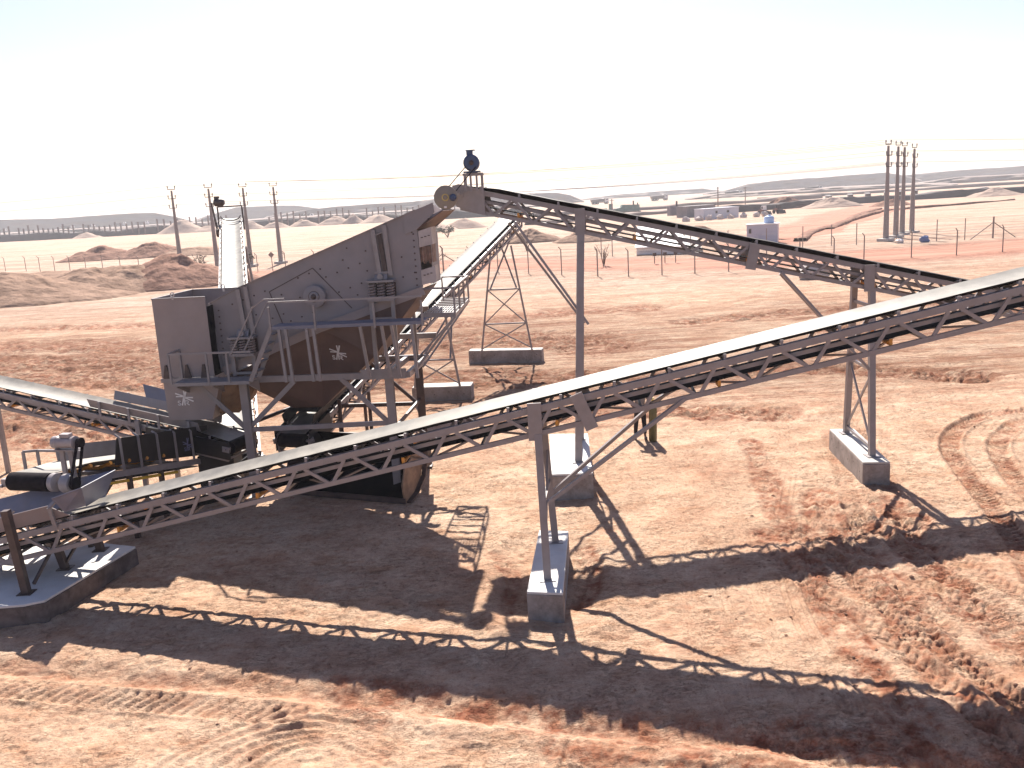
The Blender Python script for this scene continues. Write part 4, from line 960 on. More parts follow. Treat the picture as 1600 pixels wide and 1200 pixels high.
# door outline and bolts
mb = MB()
for a, b in (((-5.75, 5.10), (-4.62, 5.62)), ((-4.62, 5.62), (-3.75, 4.62)), ((-5.75, 5.10), (-5.45, 4.15))):
    mb.beam(S(a[0], -0.004, a[1]), S(b[0], -0.004, b[1]), 0.02, 0.014, uy)
mb.build('reinforcing_seam', darksteel, near_plate)
mb = MB(); rb = random.Random(5)
def inside(x, z):
    return 3.45 + (x + 7.1) * 0.375 < z < 5.1 + (x + 6.6) * 0.355 - 0.06 and x > -7.15 and x < -2.1
spots = []
for i in range(18):
    for j in range(9):
        x = -7.0 + i * 0.285 + (j % 2) * 0.12; z = 3.3 + (x + 7.1) * 0.33 + j * 0.235
        if inside(x, z) and (x < -3.25 or x > -2.55) and rb.random() < 0.62 and math.hypot(x + 4.6, z - 4.94) > 0.4: spots.append((x, z))
for z in np.linspace(5.1, 6.3, 9): spots.append((-2.12, z))
for z in np.linspace(3.6, 4.7, 8): spots.append((-7.08, z))
for x, z in spots:
    pass
bm_o = MB().lathe((0, 0, 0), -uy, [(0, 0.021), (0.014, 0.021), (0.018, 0.012)], 6).build('bolt', darksteel); bm_d = bm_o.data; bpy.data.objects.remove(bm_o)
for x, z in spots[:98]:
    o = bpy.data.objects.new('bolt', bm_d); SC.collection.objects.link(o); o.parent = near_plate; o.location = S(x, 0.0, z) - screen.location
# flywheel
fc_ = S(-4.60, 0, 4.95)
mb = MB(); mb.lathe(fc_, -uy, [(0, 0.27), (0.16, 0.27), (0.17, 0.255), (0.165, 0.13), (0.18, 0.12), (0.20, 0.10)], 36)
fw = mb.build('flywheel', plate, screen, smooth=True)
MB().lathe(fc_ - uy * 0.20, -uy, [(0, 0.07), (0.02, 0.06), (0.05, 0.03)], 18).build('hub', darksteel, fw, smooth=True)
MB().lathe(fc_ - uy * 0.17, -uy, [(0, 0.135), (0.006, 0.135), (0.006, 0.118), (0, 0.118)], 30).build('hub_ring', darksteel, fw)
# feed lip at the top right
mb = MB()
mb.sheet([S(-2.32, -0.025, 6.755), S(-1.60, -0.025, 7.00), S(-1.58, -0.025, 6.78), S(-2.03, -0.02, 6.40), S(-2.32, -0.02, 6.30)], 0.016)
lip = mb.build('feed_lip', plate, screen); mb = MB()
mb.sheet([S(-2.32, 1.80, 6.60), S(-1.62, 1.80, 6.88), S(-1.42, 1.80, 6.78), S(-2.03, 1.80, 6.30), S(-2.32, 1.80, 6.25)], 0.016)
mb.build('far_cheek', plate, lip)
MB().sheet([S(-2.03, -0.01, 6.40), S(-1.40, -0.01, 6.80), S(-1.40, 1.79, 6.80), S(-2.03, 1.79, 6.36)], 0.02).build('lip_floor', funnelm, lip)
MB().sheet([S(-1.61, -0.01, 6.97), S(-1.40, 0.0, 6.82), S(-1.60, 0.0, 6.74), S(-1.72, -0.01, 6.78)], 0.02).build('lip_plate', white, lip)
# right end: pale plates and hanging curtain
for z0, z1 in ((5.98, 6.36), (5.10, 5.45)):
    mb = MB()
    mb.sheet([S(-2.0, 0.0, z0), S(-1.70 + (0.05 if z0 < 5.5 else 0), 0.05, z0 + 0.06), S(-1.72 + (0.05 if z0 < 5.5 else 0), 0.05, z1 + 0.08), S(-2.0, 0.0, z1)], 0.02)
    mb.sheet([S(-1.70, 0.05, z0 + 0.06), S(-1.74, 0.75, z0 + 0.06), S(-1.74, 0.75, z1 + 0.08), S(-1.72, 0.05, z1 + 0.08)], 0.02)
    ep = mb.build('end_plate', offwhite, screen)
mb = MB()
for z in (6.18, 5.30):
    for k in range(3): mb.box(S(-1.92 + k * 0.08, -0.012 + 0.013 * k, z + 0.03 + 0.02 * k), (0.05, 0.012, 0.02), (ux, uy, UZ))
mb.build('bolt_slots', darksteel, ep)
mb = MB(); n = 12
P_ = [S(-1.99 + 0.27 * (i / n), 0.03 + 0.02 * math.sin(i * 1.9), z + 0.04 * math.sin(i * 1.1) * (z < 5.7)) for z in (6.0, 5.8, 5.62) for i in range(n + 1)]
mb.add(P_, [(r_ * (n + 1) + i, r_ * (n + 1) + i + 1, (r_ + 1) * (n + 1) + i + 1, (r_ + 1) * (n + 1) + i) for r_ in range(2) for i in range(n)])
mb.sheet([S(-1.71, 0.06, 5.62), S(-1.76, 0.7, 5.6), S(-1.76, 0.7, 6.05), S(-1.71, 0.06, 6.05)], 0.015)
mb.build('rubber_curtain', canvas, screen)
MB().sheet([S(-1.9, 0.8, 5.05), S(-1.9, 1.78, 5.05), S(-1.9, 1.78, 6.3), S(-1.9, 0.8, 6.3)], 0.02).build('rear_panel', plate, screen)
# spring groups
def spring_group(xc, zb, zt):
    MB().beam(S(xc - 0.3, -0.03, zb + .02), S(xc + 0.3, -0.03, zb + .02), 0.03, 0.06).sheet([S(xc - .32, -.02, zb), S(xc + .32, -.02, zb), S(xc + .32, -.02, zt), S(xc - .32, -.02, zt)], .01).build('spring_gap_shade', darksteel, screen)  # dark sheet standing for the shade in the gaps between the springs
    g = MB(); g.beam(S(xc - 0.33, -0.17, zt + 0.05), S(xc + 0.33, -0.17, zt + 0.05), 0.24, 0.05); g.beam(S(xc - 0.10, -0.13, zt + 0.07), S(xc - 0.10, -0.02, zt + 0.22), 0.10, 0.05); g.beam(S(xc + 0.10, -0.13, zt + 0.07), S(xc + 0.10, -0.02, zt + 0.22), 0.10, 0.05)
    g.lathe(S(xc, -0.12, zt + 0.15), -uy, [(0, 0.07), (0.08, 0.07)], 12); g.build('spring_bracket', steel, screen)
    for dx in (-0.22, 0.0, 0.22):
        c_ = S(xc + dx, -0.17, 0); pts = []
        for i in range(60):
            w = 2 * math.pi * i * 5.5 / 59; pts.append(c_ + V(0.085 * math.cos(w), 0.085 * math.sin(w), zb + (zt - zb) * i / 59))
        MB().path(pts, 0.021, 5).build('spring', chutem, screen)
spring_group(-2.95, 4.84, 5.20)
spring_group(-6.50, 3.64, 3.98)

# ---- discharge chute at the left
chute = thing('discharge_chute', 'tall open-topped square steel chute with lifting eyes and a white emblem near its foot', 'chute', (-7.9, 22.6, 0))
cx0, cx1, cyF, cyB = -8.53, -7.19, -0.42, 1.75
def wallp(p): return p
def CP(x, y, z): return S(x, y, z)
mb = MB(); mb.sheet([CP(cx0, cyF, 3.14), CP(cx1 + 0.0, cyF, 3.14), CP(cx1, cyF, 5.08), CP(cx0, cyF, 5.08)], 0.016)
mb.sheet([CP(cx0, cyB, 3.14), CP(cx1, cyB, 3.14), CP(cx1, cyB, 5.08), CP(cx0, cyB, 5.08)], 0.016)
mb.sheet([CP(cx0, cyF, 3.14), CP(cx0, cyB, 3.14), CP(cx0, cyB, 5.08), CP(cx0, cyF, 5.08)], 0.016)
body = mb.build('upper_box', chutem, chute)
MB().sheet([CP(cx1 - .03, cyF + .02, 3.14), CP(cx1 - .03, 1.7, 3.14), CP(cx1 - .03, 1.7, 4.85), CP(cx1 - .03, cyF + .02, 4.85)], 0.016).build('gap_shade_sheet', rubber, chute)  # black sheet added as the shade in the gap beside the screen
mb = MB()
for a, b in (((cx0, cyF), (cx1, cyF)), ((cx0, cyF), (cx0, cyB)), ((cx0, cyB), (cx1 + 0.1, cyB))): mb.beam(CP(*a, 5.09), CP(*b, 5.09), 0.05, 0.02)
mb.build('rim', steel, body)
mb = MB()
for p in (CP(-8.0, cyF, 5.17), CP(-7.3, 0.9, 5.20)):
    for k in range(10):
        a = 2 * math.pi * k / 10; b = 2 * math.pi * (k + 1) / 10
        mb.tube(p + ux * 0.045 * math.cos(a) + UZ * 0.055 * math.sin(a), p + ux * 0.045 * math.cos(b) + UZ * 0.055 * math.sin(b), 0.016, 5)
    mb.box(p - UZ * 0.08, (0.04, 0.03, 0.08))
mb.build('lifting_eyes', lightsteel, body)
mb = MB()
mb.hexa([CP(cx0 + .02, cyF + .01, 2.06), CP(-7.38, cyF + .01, 2.06), CP(-7.38, 0.75, 2.06), CP(cx0 + .02, 0.75, 2.06), CP(cx0 + .01, cyF, 3.02), CP(cx1 + 0.12, cyF, 3.02), CP(cx1 + 0.12, cyB, 3.02), CP(cx0 + .01, cyB, 3.02)])
lb = mb.build('lower_box', chutem, chute)
emblem(lb, CP(-8.03, cyF - 0.006, 2.66), ux, UZ, 0.44)
mb = MB(); mb.beam(CP(cx0 - 0.02, cyF - 0.02, 3.08), CP(cx1 + 0.1, cyF - 0.02, 3.08), 0.06, 0.10); mb.build('flange', steel, body)
mb = MB()
for x in (-8.38, -7.85, -7.42): MB().prism([CP(x - 0.09, cyF - 0.01, 3.13), CP(x + 0.09, cyF - 0.01, 3.13), CP(x + 0.02, cyF - 0.01, 3.46), CP(x - 0.02, cyF - 0.01, 3.46)], -uy * 0.06).build('gusset', darksteel, body)
mb = MB()
mb.sheet([CP(-7.36, -0.25, 3.0), CP(-6.68, -0.05, 3.0), CP(-6.72, 0.3, 2.3), CP(-7.0, 0.3, 2.05), CP(-7.32, -0.1, 2.15)], 0.016)
mb.sheet([CP(-6.68, -0.05, 3.0), CP(-6.68, 1.5, 3.0), CP(-6.9, 1.2, 2.3), CP(-6.72, 0.3, 2.3)], 0.016)
mb.build('spill_plate', rust, chute)
MB().sheet([CP(-7.36, 0.1, 2.05), CP(-7.32, 0.9, 2.05), CP(-6.8, 0.6, 2.45), CP(-6.95, 0.2, 2.35)], 0.03).build('flap', blackplate, chute)

# ---- funnel hopper under the screen
hop = thing('hopper', 'brown steel funnel hopper hanging under the screen with a white emblem', 'hopper', (-4.8, 22.4, 0))
top = [(-7.1, 3.06), (-4.57, 4.12), (-2.31, 4.93), (-2.02, 5.02)]
botz = 2.03
fpts = [S(-7.0, -0.03, 3.02), S(-5.80, 0.62, botz), S(-5.02, 0.55, botz), S(-3.28, -0.03, 3.62), S(-2.0, -0.03, 4.98), S(-2.31, -0.03, 4.90), S(-4.57, -0.03, 4.18), S(-7.0, -0.03, 3.14)]
def quadstrip(*qs):
    m_ = MB()
    for q_ in qs: m_.sheet(q_, 0.014)
    return m_
fa = S(-7.0, -0.03, 3.05); fb = S(-2.0, -0.03, 4.98); f1 = S(-5.75, 0.75, botz); f2 = S(-4.95, 0.75, botz); fm = S(-3.28, -0.03, 3.45)
hb = quadstrip([fa, f1, f2], [fa, f2, S(-4.57, -0.03, 4.15)], [S(-4.57, -0.03, 4.15), f2, fm], [S(-4.57, -0.03, 4.15), fm, fb])
ga = S(-7.0, 1.80, 3.05); gb = S(-2.0, 1.80, 4.98); g1 = S(-5.75, 1.25, botz); g2 = S(-4.95, 1.25, botz); gm = S(-3.28, 1.80, 3.45)
for q_ in ([ga, g1, g2], [ga, g2, S(-4.57, 1.80, 4.15)], [S(-4.57, 1.80, 4.15), g2, gm], [S(-4.57, 1.80, 4.15), gm, gb], [fa, ga, g1, f1], [f2, g2, gm, fm], [fm, gm, gb, fb]): hb.sheet(q_, 0.014)
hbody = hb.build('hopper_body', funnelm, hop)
mb = MB(); mb.beam(S(-7.1, -0.09, 3.20), S(-4.57, -0.09, 4.17), 0.03, 0.20, (0, 0, 1)); mb.beam(S(-4.57, -0.09, 4.17), S(-1.95, -0.09, 4.98), 0.03, 0.20, (0, 0, 1)); mb.build('top_flange', chutem, hbody)
pn = (f2 - fa).cross(S(-4.57, -0.03, 4.15) - fa).normalized()
if pn.y > 0: pn = -pn
ec = (fa * 0.12 + f2 * 0.32 + S(-4.57, -0.03, 4.15) * 0.56); 
# place the emblem on the sloping near face where the photograph shows it
un = ux - pn * ux.dot(pn); un.normalize(); vn_ = un.cross(pn); vn_ = vn_ if vn_.z > 0 else -vn_
P0 = V(0, 0, 7); tgt = V(-4.33, 21.6, 3.86) - P0; tt = (fa - P0).dot(pn) / tgt.dot(pn)
pn2 = (f2 - S(-4.57, -0.03, 4.15)).cross(fm - S(-4.57, -0.03, 4.15)).normalized()
if pn2.y > 0: pn2 = -pn2
q0 = S(-4.57, -0.03, 4.15); ct = (q0 * 0.50 + f2 * 0.18 + fm * 0.32)
un2 = (ux - pn2 * ux.dot(pn2)).normalized(); vn2 = un2.cross(pn2); vn2 = vn2 if vn2.z > 0 else -vn2
emblem(hbody, ct + pn2 * 0.016, un2, vn2, 0.42)

# ---- supporting frame, walkways, stairs
frame = thing('support_frame', 'steel frame with walkways, stairs and handrails carrying the screen', 'steel frame', (-4.8, 22.3, 0))
yF = -0.40; yB = 1.95
mb = MB(); mb.channel(S(-8.47, yF, 3.02), S(-2.42, yF, 3.02), 0.08, 0.15, 0.02, side=1); mb.beam(S(-3.55, yF - 0.03, 3.06), S(-2.45, yF - 0.03, 3.06), 0.03, 0.24)
mb.channel(S(-8.47, yB, 3.02), S(-2.42, yB, 3.02), 0.08, 0.15, 0.02, side=-1)
for x in (-8.47, -6.5, -2.95, -2.42): mb.beam(S(x, yF, 3.02), S(x, yB, 3.02), 0.1, 0.14)
mb.build('deck_beams', steel, frame)
for x, y in ((-6.50, yF + 0.02), (-2.95, yF + 0.25), (-5.85, yB), (-2.68, yB)):
    p = S(x, y, 0); m_ = MB()
    for dy in (-0.09, 0.09): m_.box((p.x, p.y + dy, 1.48), (0.19, 0.02, 2.95))
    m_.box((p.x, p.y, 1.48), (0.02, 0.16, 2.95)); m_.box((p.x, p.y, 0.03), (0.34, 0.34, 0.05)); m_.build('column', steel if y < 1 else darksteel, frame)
def br(a, b, w=0.09, m_=steel): MB().beam(a, b, w * 1.25, 0.05, uy).build('brace', m_, frame)
br(S(-7.65, yF, 2.95), S(-6.55, yF, 1.80)); br(S(-5.22, yF, 2.95), S(-6.42, yF, 1.86)); br(S(-4.05, yF, 2.97), S(-3.02, yF + .2, 1.80))
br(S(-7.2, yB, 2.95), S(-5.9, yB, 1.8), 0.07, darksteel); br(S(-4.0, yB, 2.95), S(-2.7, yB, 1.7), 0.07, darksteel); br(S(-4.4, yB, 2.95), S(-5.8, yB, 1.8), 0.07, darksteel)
MB().beam(S(-6.45, yF, 1.77), S(-3.0, yF + .2, 1.80), 0.08, 0.11).build('tie_beam', steel, frame)
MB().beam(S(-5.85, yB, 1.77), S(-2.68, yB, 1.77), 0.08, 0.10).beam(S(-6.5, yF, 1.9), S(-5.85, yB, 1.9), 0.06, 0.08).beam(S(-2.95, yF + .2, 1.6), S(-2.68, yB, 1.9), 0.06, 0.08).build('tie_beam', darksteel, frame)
# lower walkway
mb = MB(); mb.box(S(-7.02, -0.78, 3.10), (1.9, 0.5, 0.03), (ux, uy, UZ)); mb.beam(S(-7.98, -1.04, 3.08), S(-6.07, -1.04, 3.08), 0.03, 0.08)
for x in (-7.9, -7.0, -6.1): mb.prism([S(x, -0.43, 3.02), S(x, -1.0, 3.05), S(x, -1.0, 3.0), S(x, -0.43, 2.75)], ux * 0.02)
lw = mb.build('lower_walkway', steel, frame)
def rail(m_, pts, h, posts, w=0.045):
    for a, b in zip(pts[:-1], pts[1:]): m_.beam(a + UZ * h, b + UZ * h, w, w)
    for p in posts: m_.beam(p, p + UZ * h, w, w, uy)
mb = MB(); a = S(-7.98, -1.05, 3.08); b = S(-5.95, -1.05, 3.08)
rail(mb, [S(-8.0, -0.45, 3.08), a, b], 0.74, [S(-8.0, -0.45, 3.08), a, S(-7.05, -1.05, 3.08), S(-6.55, -1.05, 3.08)]); mb.build('handrail', steel, lw)
# stairs between the walkways
s0_, s1_ = (-6.05, 3.10), (-5.40, 4.38)
mb = MB()
for y in (-1.0, -0.5): mb.beam(S(s0_[0], y, s0_[1]), S(s1_[0], y, s1_[1]), 0.03, 0.10, (1, 0, 0))
for k in range(1, 6):
    t = k / 6; mb.box(S(s0_[0] + (s1_[0] - s0_[0]) * t, -0.75, s0_[1] + (s1_[1] - s0_[1]) * t), (0.16, 0.48, 0.02), (ux, uy, UZ))
stt = mb.build('stairs', steel, frame)
mb = MB()
mb.beam(S(-6.45, -1.06, 3.75), S(-5.78, -1.06, 4.85), 0.035, 0.035).beam(S(-5.78, -1.06, 4.85), S(-5.50, -1.06, 5.02), 0.035, 0.035).beam(S(-5.50, -1.06, 5.02), S(-5.0, -1.06, 5.02), 0.035, 0.035)
mb.beam(S(-6.35, -0.48, 3.75), S(-5.65, -0.48, 4.90), 0.035, 0.035); mb.build('handrail', steel, stt)
# upper walkway
uz = 4.36
mb = MB(); mb.box(S(-3.62, -0.72, uz), (3.65, 0.52, 0.03), (ux, uy, UZ)); mb.beam(S(-5.44, -1.0, uz - 0.02), S(-1.80, -1.0, uz - 0.02), 0.03, 0.075); mb.beam(S(-5.44, -0.44, uz - 0.02), S(-1.80, -0.44, uz - 0.02), 0.03, 0.075)
uw = mb.build('upper_walkway', blueplate, frame)
mb = MB(); xs_ = (-5.42, -4.35, -2.95, -1.84); z_ = uz
rail(mb, [S(-5.42, -1.01, z_), S(-1.82, -1.01, z_)], 0.58, [S(x, -1.01, z_ - 0.1) for x in xs_]); mb.build('handrail', steel, uw)
for x in (-5.18, -5.02, -4.52, -4.36, -3.25, -2.75, -2.52, -2.05):
    MB().beam(S(x, -1.0 if x < -3.3 or x > -2.3 else -0.75, 3.05), S(x - 0.05, -1.0, uz - 0.05), 0.065, 0.065, uy).build('walkway_post', steel, frame)
# spring stands
for xc, zt in ((-2.95, 4.86), (-6.50, 3.66)):
    m_ = MB()
    for dx in (-0.26, 0.26): m_.beam(S(xc + dx, -0.2, 3.1), S(xc + dx, -0.2, zt - 0.04), 0.09, 0.08, uy)
    m_.beam(S(xc - 0.31, -0.2, zt - 0.04), S(xc + 0.31, -0.2, zt - 0.04), 0.24, 0.07); m_.beam(S(xc - 0.26, -0.2, zt - 0.5), S(xc + 0.26, -0.2, zt - 0.5), 0.06, 0.06)
    m_.build('spring_stand', steel, frame)
# end platform on the right, running back
Z4 = 4.40
ca, cb, cc, cd = V(-2.05, 21.45, Z4), V(-1.26, 21.25, Z4), V(-1.05, 24.4, Z4), V(-1.75, 24.5, Z4)
mb = MB()
for k in range(9): mb.beam(lerp(ca, cd, k / 8), lerp(cb, cc, k / 8), 0.05, 0.04)
for k in range(1, 12): mb.beam(lerp(ca, cb, k / 12) + UZ * 0.012, lerp(lerp(ca, cb, k / 12), lerp(cd, cc, k / 12), 0.42) + UZ * 0.012, 0.022, 0.02)
for a_, b_ in ((ca, cb), (cb, cc), (cc, cd), (cd, ca)): mb.beam(a_ - UZ * 0.05, b_ - UZ * 0.05, 0.03, 0.09)
epf = mb.build('end_platform', steel, frame)
mb = MB(); rail(mb, [ca, cb, cc, cd], 0.60, [cb, lerp(cb, cc, 0.33), lerp(cb, cc, 0.66), cc, cd]); 
mb.build('handrail', steel, epf)
for a_, b_ in (((-2.35, 21.5, 3.0), cb), ((-2.35, 21.9, 3.0), lerp(cb, cc, 0.15)), ((-2.45, 23.3, 3.0), lerp(cb, cc, 0.8)), ((-2.25, 22.6, 2.9), cc)):
    MB().beam(a_, b_ - UZ * 0.08, 0.05, 0.07, (0, 1, 0)).build('platform_strut', steel, frame)
# rear framework glimpsed below the end platform
mb = MB()
for x in (-3.6, -2.7): mb.beam(S(x, yB, 3.0), S(x, yB, 4.3), 0.08, 0.08, uy)
mb.beam(S(-3.7, yB, 4.3), S(-2.3, yB, 4.3), 0.08, 0.14); mb.beam(S(-3.9, yB + .3, 3.55), S(-2.2, yB + .3, 3.55), 0.08, 0.14)
mb.build('rear_posts', steel, frame)
# boarding ladder hanging from the end platform
mb = MB()
la, lb2 = lerp(cc, cd, 0.1) , lerp(cc, cd, 0.75)

# ------------------------------------------------------------------ concrete piers
def pier(name, label, poly, h, drop=0.4, group=None, topmat=concrete, sidemat=formed):
    cx = sum(p[0] for p in poly) / len(poly); cy = sum(p[1] for p in poly) / len(poly)
    t = thing(name, label, 'concrete pier', (cx, cy, 0), group)
    import bmesh
    def rnd(poly, z0, z1, mat, nm):
        m_ = MB().prism([(x, y, z0) for x, y in poly], (0, 0, z1 - z0)); o = m_.build(nm, mat, t)
        bv = o.modifiers.new('bevel', 'BEVEL'); bv.width = 0.012; bv.segments = 2; return o
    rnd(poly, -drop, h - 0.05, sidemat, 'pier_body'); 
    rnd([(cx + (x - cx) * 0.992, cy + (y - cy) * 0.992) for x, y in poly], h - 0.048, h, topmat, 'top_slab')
    L0 = [Vector((x, y, 0)) for x, y in poly]
    hol = MB()
    for a_, b_ in zip(L0, L0[1:] + L0[:1]):
        if h < 0.45 or (b_ - a_).length < 1.2: continue
        nn = Vector(((b_ - a_).y, -(b_ - a_).x, 0)).normalized(); k_ = int((b_ - a_).length / 0.45)
        if nn.dot(a_ - Vector((cx, cy, 0))) < 0: nn = -nn
        for i_ in range(k_):
            p_ = a_.lerp(b_, (i_ + 0.5) / k_)
            hol.lathe(p_ + V(0, 0, h * (0.45 if i_ % 2 else 0.62)) - nn * 0.01, nn, [(0, 0.022), (0.013, 0.02)], 8)
    if hol.v: o_ = hol.build('form_tie_marks', darksteel, t); o_['kind'] = 'stuff'
    return t
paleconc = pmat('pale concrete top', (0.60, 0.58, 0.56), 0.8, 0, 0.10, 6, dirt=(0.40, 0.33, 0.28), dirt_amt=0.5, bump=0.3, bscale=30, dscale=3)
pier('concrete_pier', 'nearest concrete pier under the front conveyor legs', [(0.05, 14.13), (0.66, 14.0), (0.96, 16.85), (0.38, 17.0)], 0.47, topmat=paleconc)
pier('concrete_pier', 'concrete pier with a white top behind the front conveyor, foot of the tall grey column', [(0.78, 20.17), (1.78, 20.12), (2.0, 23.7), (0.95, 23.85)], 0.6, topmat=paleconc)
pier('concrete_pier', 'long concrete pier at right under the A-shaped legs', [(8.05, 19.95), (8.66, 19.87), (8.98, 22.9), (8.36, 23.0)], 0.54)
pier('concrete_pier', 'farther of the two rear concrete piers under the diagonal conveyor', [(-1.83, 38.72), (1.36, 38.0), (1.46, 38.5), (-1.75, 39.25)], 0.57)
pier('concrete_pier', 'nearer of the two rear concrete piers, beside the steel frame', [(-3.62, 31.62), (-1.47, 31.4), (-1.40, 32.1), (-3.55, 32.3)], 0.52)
pier('concrete_slab', 'wide low concrete slab under the left end of the front conveyor', [(-8.62, 15.12), (-7.96, 17.6), (-9.0, 18.0), (-12.6, 18.6), (-13.4, 14.7), (-8.95, 14.98)], 0.37, topmat=paleconc, sidemat=pmat('dark slab side concrete', (0.10, 0.075, 0.068), 0.8, 0, 0.3, 4, dirt=(0.24, 0.19, 0.17), dirt_amt=0.6, bump=0.3, bscale=18, dscale=2))  # slab sides use a darker concrete than its top

# ------------------------------------------------------------------ loader bucket under the front conveyor
bk = thing('loader_bucket', 'large dark steel loader bucket lying in shade under the front conveyor, tan side plate', 'bucket', (-4.4, 21.1, 0))
bu = V(-0.92, 0.39, 0).normalized(); bv_ = V(0.39, 0.92, 0).normalized(); b0 = V(-2.74, 20.45, 0.0)
bucket_shade = pmat('shade black steel', (0.006, 0.005, 0.006), 0.8, 0, 0.3, 5, spec=0.1, dirt=(0.03, 0.018, 0.015), dirt_amt=0.4)  # near-black base colour carries the shade the bucket lies in
def BP(a, d, z): return b0 + bu * a + bv_ * d + V(0, 0, z)
prof = [(0.0, 0.02), (0.05, 0.0), (0.45, 0.12), (0.85, 0.42), (1.05, 0.85), (1.0, 1.20), (0.80, 1.42)]
LB = 3.3
mb = MB(); 
for (d0, z0), (d1, z1) in zip(prof[:-1], prof[1:]): mb.sheet([BP(0, d0, z0), BP(LB, d0, z0), BP(LB, d1, z1), BP(0, d1, z1)], 0.03)
mb.build('shell', bucket_shade, bk)
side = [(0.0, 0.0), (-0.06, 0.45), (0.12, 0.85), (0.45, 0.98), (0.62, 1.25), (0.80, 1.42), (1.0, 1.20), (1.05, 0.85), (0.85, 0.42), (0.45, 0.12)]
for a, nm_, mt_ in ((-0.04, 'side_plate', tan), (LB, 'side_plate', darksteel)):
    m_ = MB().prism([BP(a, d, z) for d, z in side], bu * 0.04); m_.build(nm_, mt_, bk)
mb = MB(); mb.beam(BP(-0.06, -0.02, 0.06), BP(LB + .04, -0.02, 0.06), 0.03, 0.14, (0, 0, 1)); mb.build('cutting_edge', darksteel, bk)
mb = MB()
for (d0, z0), (d1, z1) in zip(prof[1:-1], prof[2:]): mb.beam(BP(-0.10, d0 + .03, z0), BP(-0.10, d1 + .03, z1), 0.12, 0.04, (0, 0, 1))
mb.build('edge_band', darksteel, bk)
mb = MB(); mb.box(BP(0.35, 1.22, 0.95), (0.9, 0.3, 0.75), (bu, bv_, UZ)); mb.box(BP(2.6, 1.22, 0.85), (0.5, 0.3, 0.6), (bu, bv_, UZ)); mb.beam(BP(0.9, 1.15, 1.3), BP(2.5, 1.15, 1.25), 0.2, 0.12); mb.build('hitch_box', darksteel, bk)
mb = MB()
for a in (0.95, 1.15): mb.beam(BP(a, 1.0, 1.35), BP(a, 1.05, 0.9), 0.05, 0.08, (0, 1, 0))
mb.build('hitch_lug', steel, bk)

# ------------------------------------------------------------------ person and gas cylinder
def skin_obj(name, verts, edges, mat, parent, root_i=0, lv=2):
    me = bpy.data.meshes.new(name); me.from_pydata([v[:3] for v in verts], edges, []); me.update()
    o = bpy.data.objects.new(name, me); SC.collection.objects.link(o); o.parent = parent
    o.modifiers.new('skin', 'SKIN'); 
    for i, v in enumerate(verts):
        sv = me.skin_vertices[0].data[i]; sv.radius = (v[3], v[4] if len(v) > 4 else v[3]); sv.use_root = (i == root_i)
    s_ = o.modifiers.new('sub', 'SUBSURF'); s_.levels = lv; s_.render_levels = lv
    me.materials.append(mat); o.modifiers['skin'].use_smooth_shade = True
    return o
man = thing('person', 'person in a grey shirt, black trousers and green cap standing behind the front conveyor', 'person', (3.62, 24.95, 0.0))
def P3(v): return v
bodyv = [(0, 0, 0.86, .13, .10), (0, 0, 1.05, .12, .095), (0, 0, 1.28, .145, .10), (0, .0, 1.40, .06), (0, -.02, 1.47, .052), (0, -.04, 1.56, .078, .092), (0, -.04, 1.65, .06, .075),
    (.09, 0, .80, .075), (.11, -.01, .45, .052), (.13, 0, .10, .038), (.14, -.13, .035, .032), (-.09, 0, .80, .075), (-.12, .02, .45, .052), (-.14, .05, .10, .038), (-.16, -.08, .035, .032),
    (.17, 0, 1.33, .05), (.28, -.04, 1.08, .04), (.36, -.20, .93, .028), (-.17, 0, 1.33, .05), (-.25, -.05, 1.07, .04), (-.20, -.26, .97, .028)]
bodye = [(0, 1), (1, 2), (2, 3), (3, 4), (4, 5), (5, 6), (0, 7), (7, 8), (8, 9), (9, 10), (0, 11), (11, 12), (12, 13), (13, 14), (2, 15), (15, 16), (16, 17), (2, 18), (18, 19), (19, 20)]
def hand(idx, dirv):
    base = Vector(bodyv[idx][:3]); d = Vector(dirv).normalized(); s_ = d.cross(V(0, 0, 1)).normalized()
    i0 = len(bodyv); pm = base + d * 0.06; bodyv.append((*pm, .024, .018)); bodye.append((idx, i0))
    for k, (o_, l) in enumerate(((-.026, .058), (-.009, .066), (.009, .062), (.026, .048))):
        a = pm + d * 0.035 + s_ * o_; b = a + d * l * 0.6 - V(0, 0, .012); c_ = a + d * l * 0.9 - V(0, 0, .032)
        j = len(bodyv); bodyv.extend([(*a, .008), (*b, .007), (*c_, .006)]); bodye.extend([(i0, j), (j, j + 1), (j + 1, j + 2)])
    a = base + d * 0.03 + s_ * .03; b = a + d * .03 + s_ * .018; j = len(bodyv); bodyv.extend([(*a, .010), (*b, .008)]); bodye.extend([(i0, j), (j, j + 1)])
hand(17, (.35, -.7, -.4)); hand(20, (.2, -.8, -.3))
bodyv.append((0, -.145, 1.555, .012)); bodye.append((5, len(bodyv) - 1))          # nose
for sx in (-1, 1): bodyv.append((sx * .085, -.03, 1.555, .014)); bodye.append((5, len(bodyv) - 1))   # ears
skin_obj('body', bodyv, bodye, skin_m, man)
skin_obj('shirt', [(0, 0, .84, .155, .12), (0, 0, 1.05, .14, .112), (0, 0, 1.27, .165, .12), (0, 0, 1.37, .085), (.18, 0, 1.33, .066), (.285, -.04, 1.08, .052), (-.18, 0, 1.33, .066), (-.255, -.05, 1.07, .052)],
    [(0, 1), (1, 2), (2, 3), (2, 4), (4, 5), (2, 6), (6, 7)], shirt_m, man)
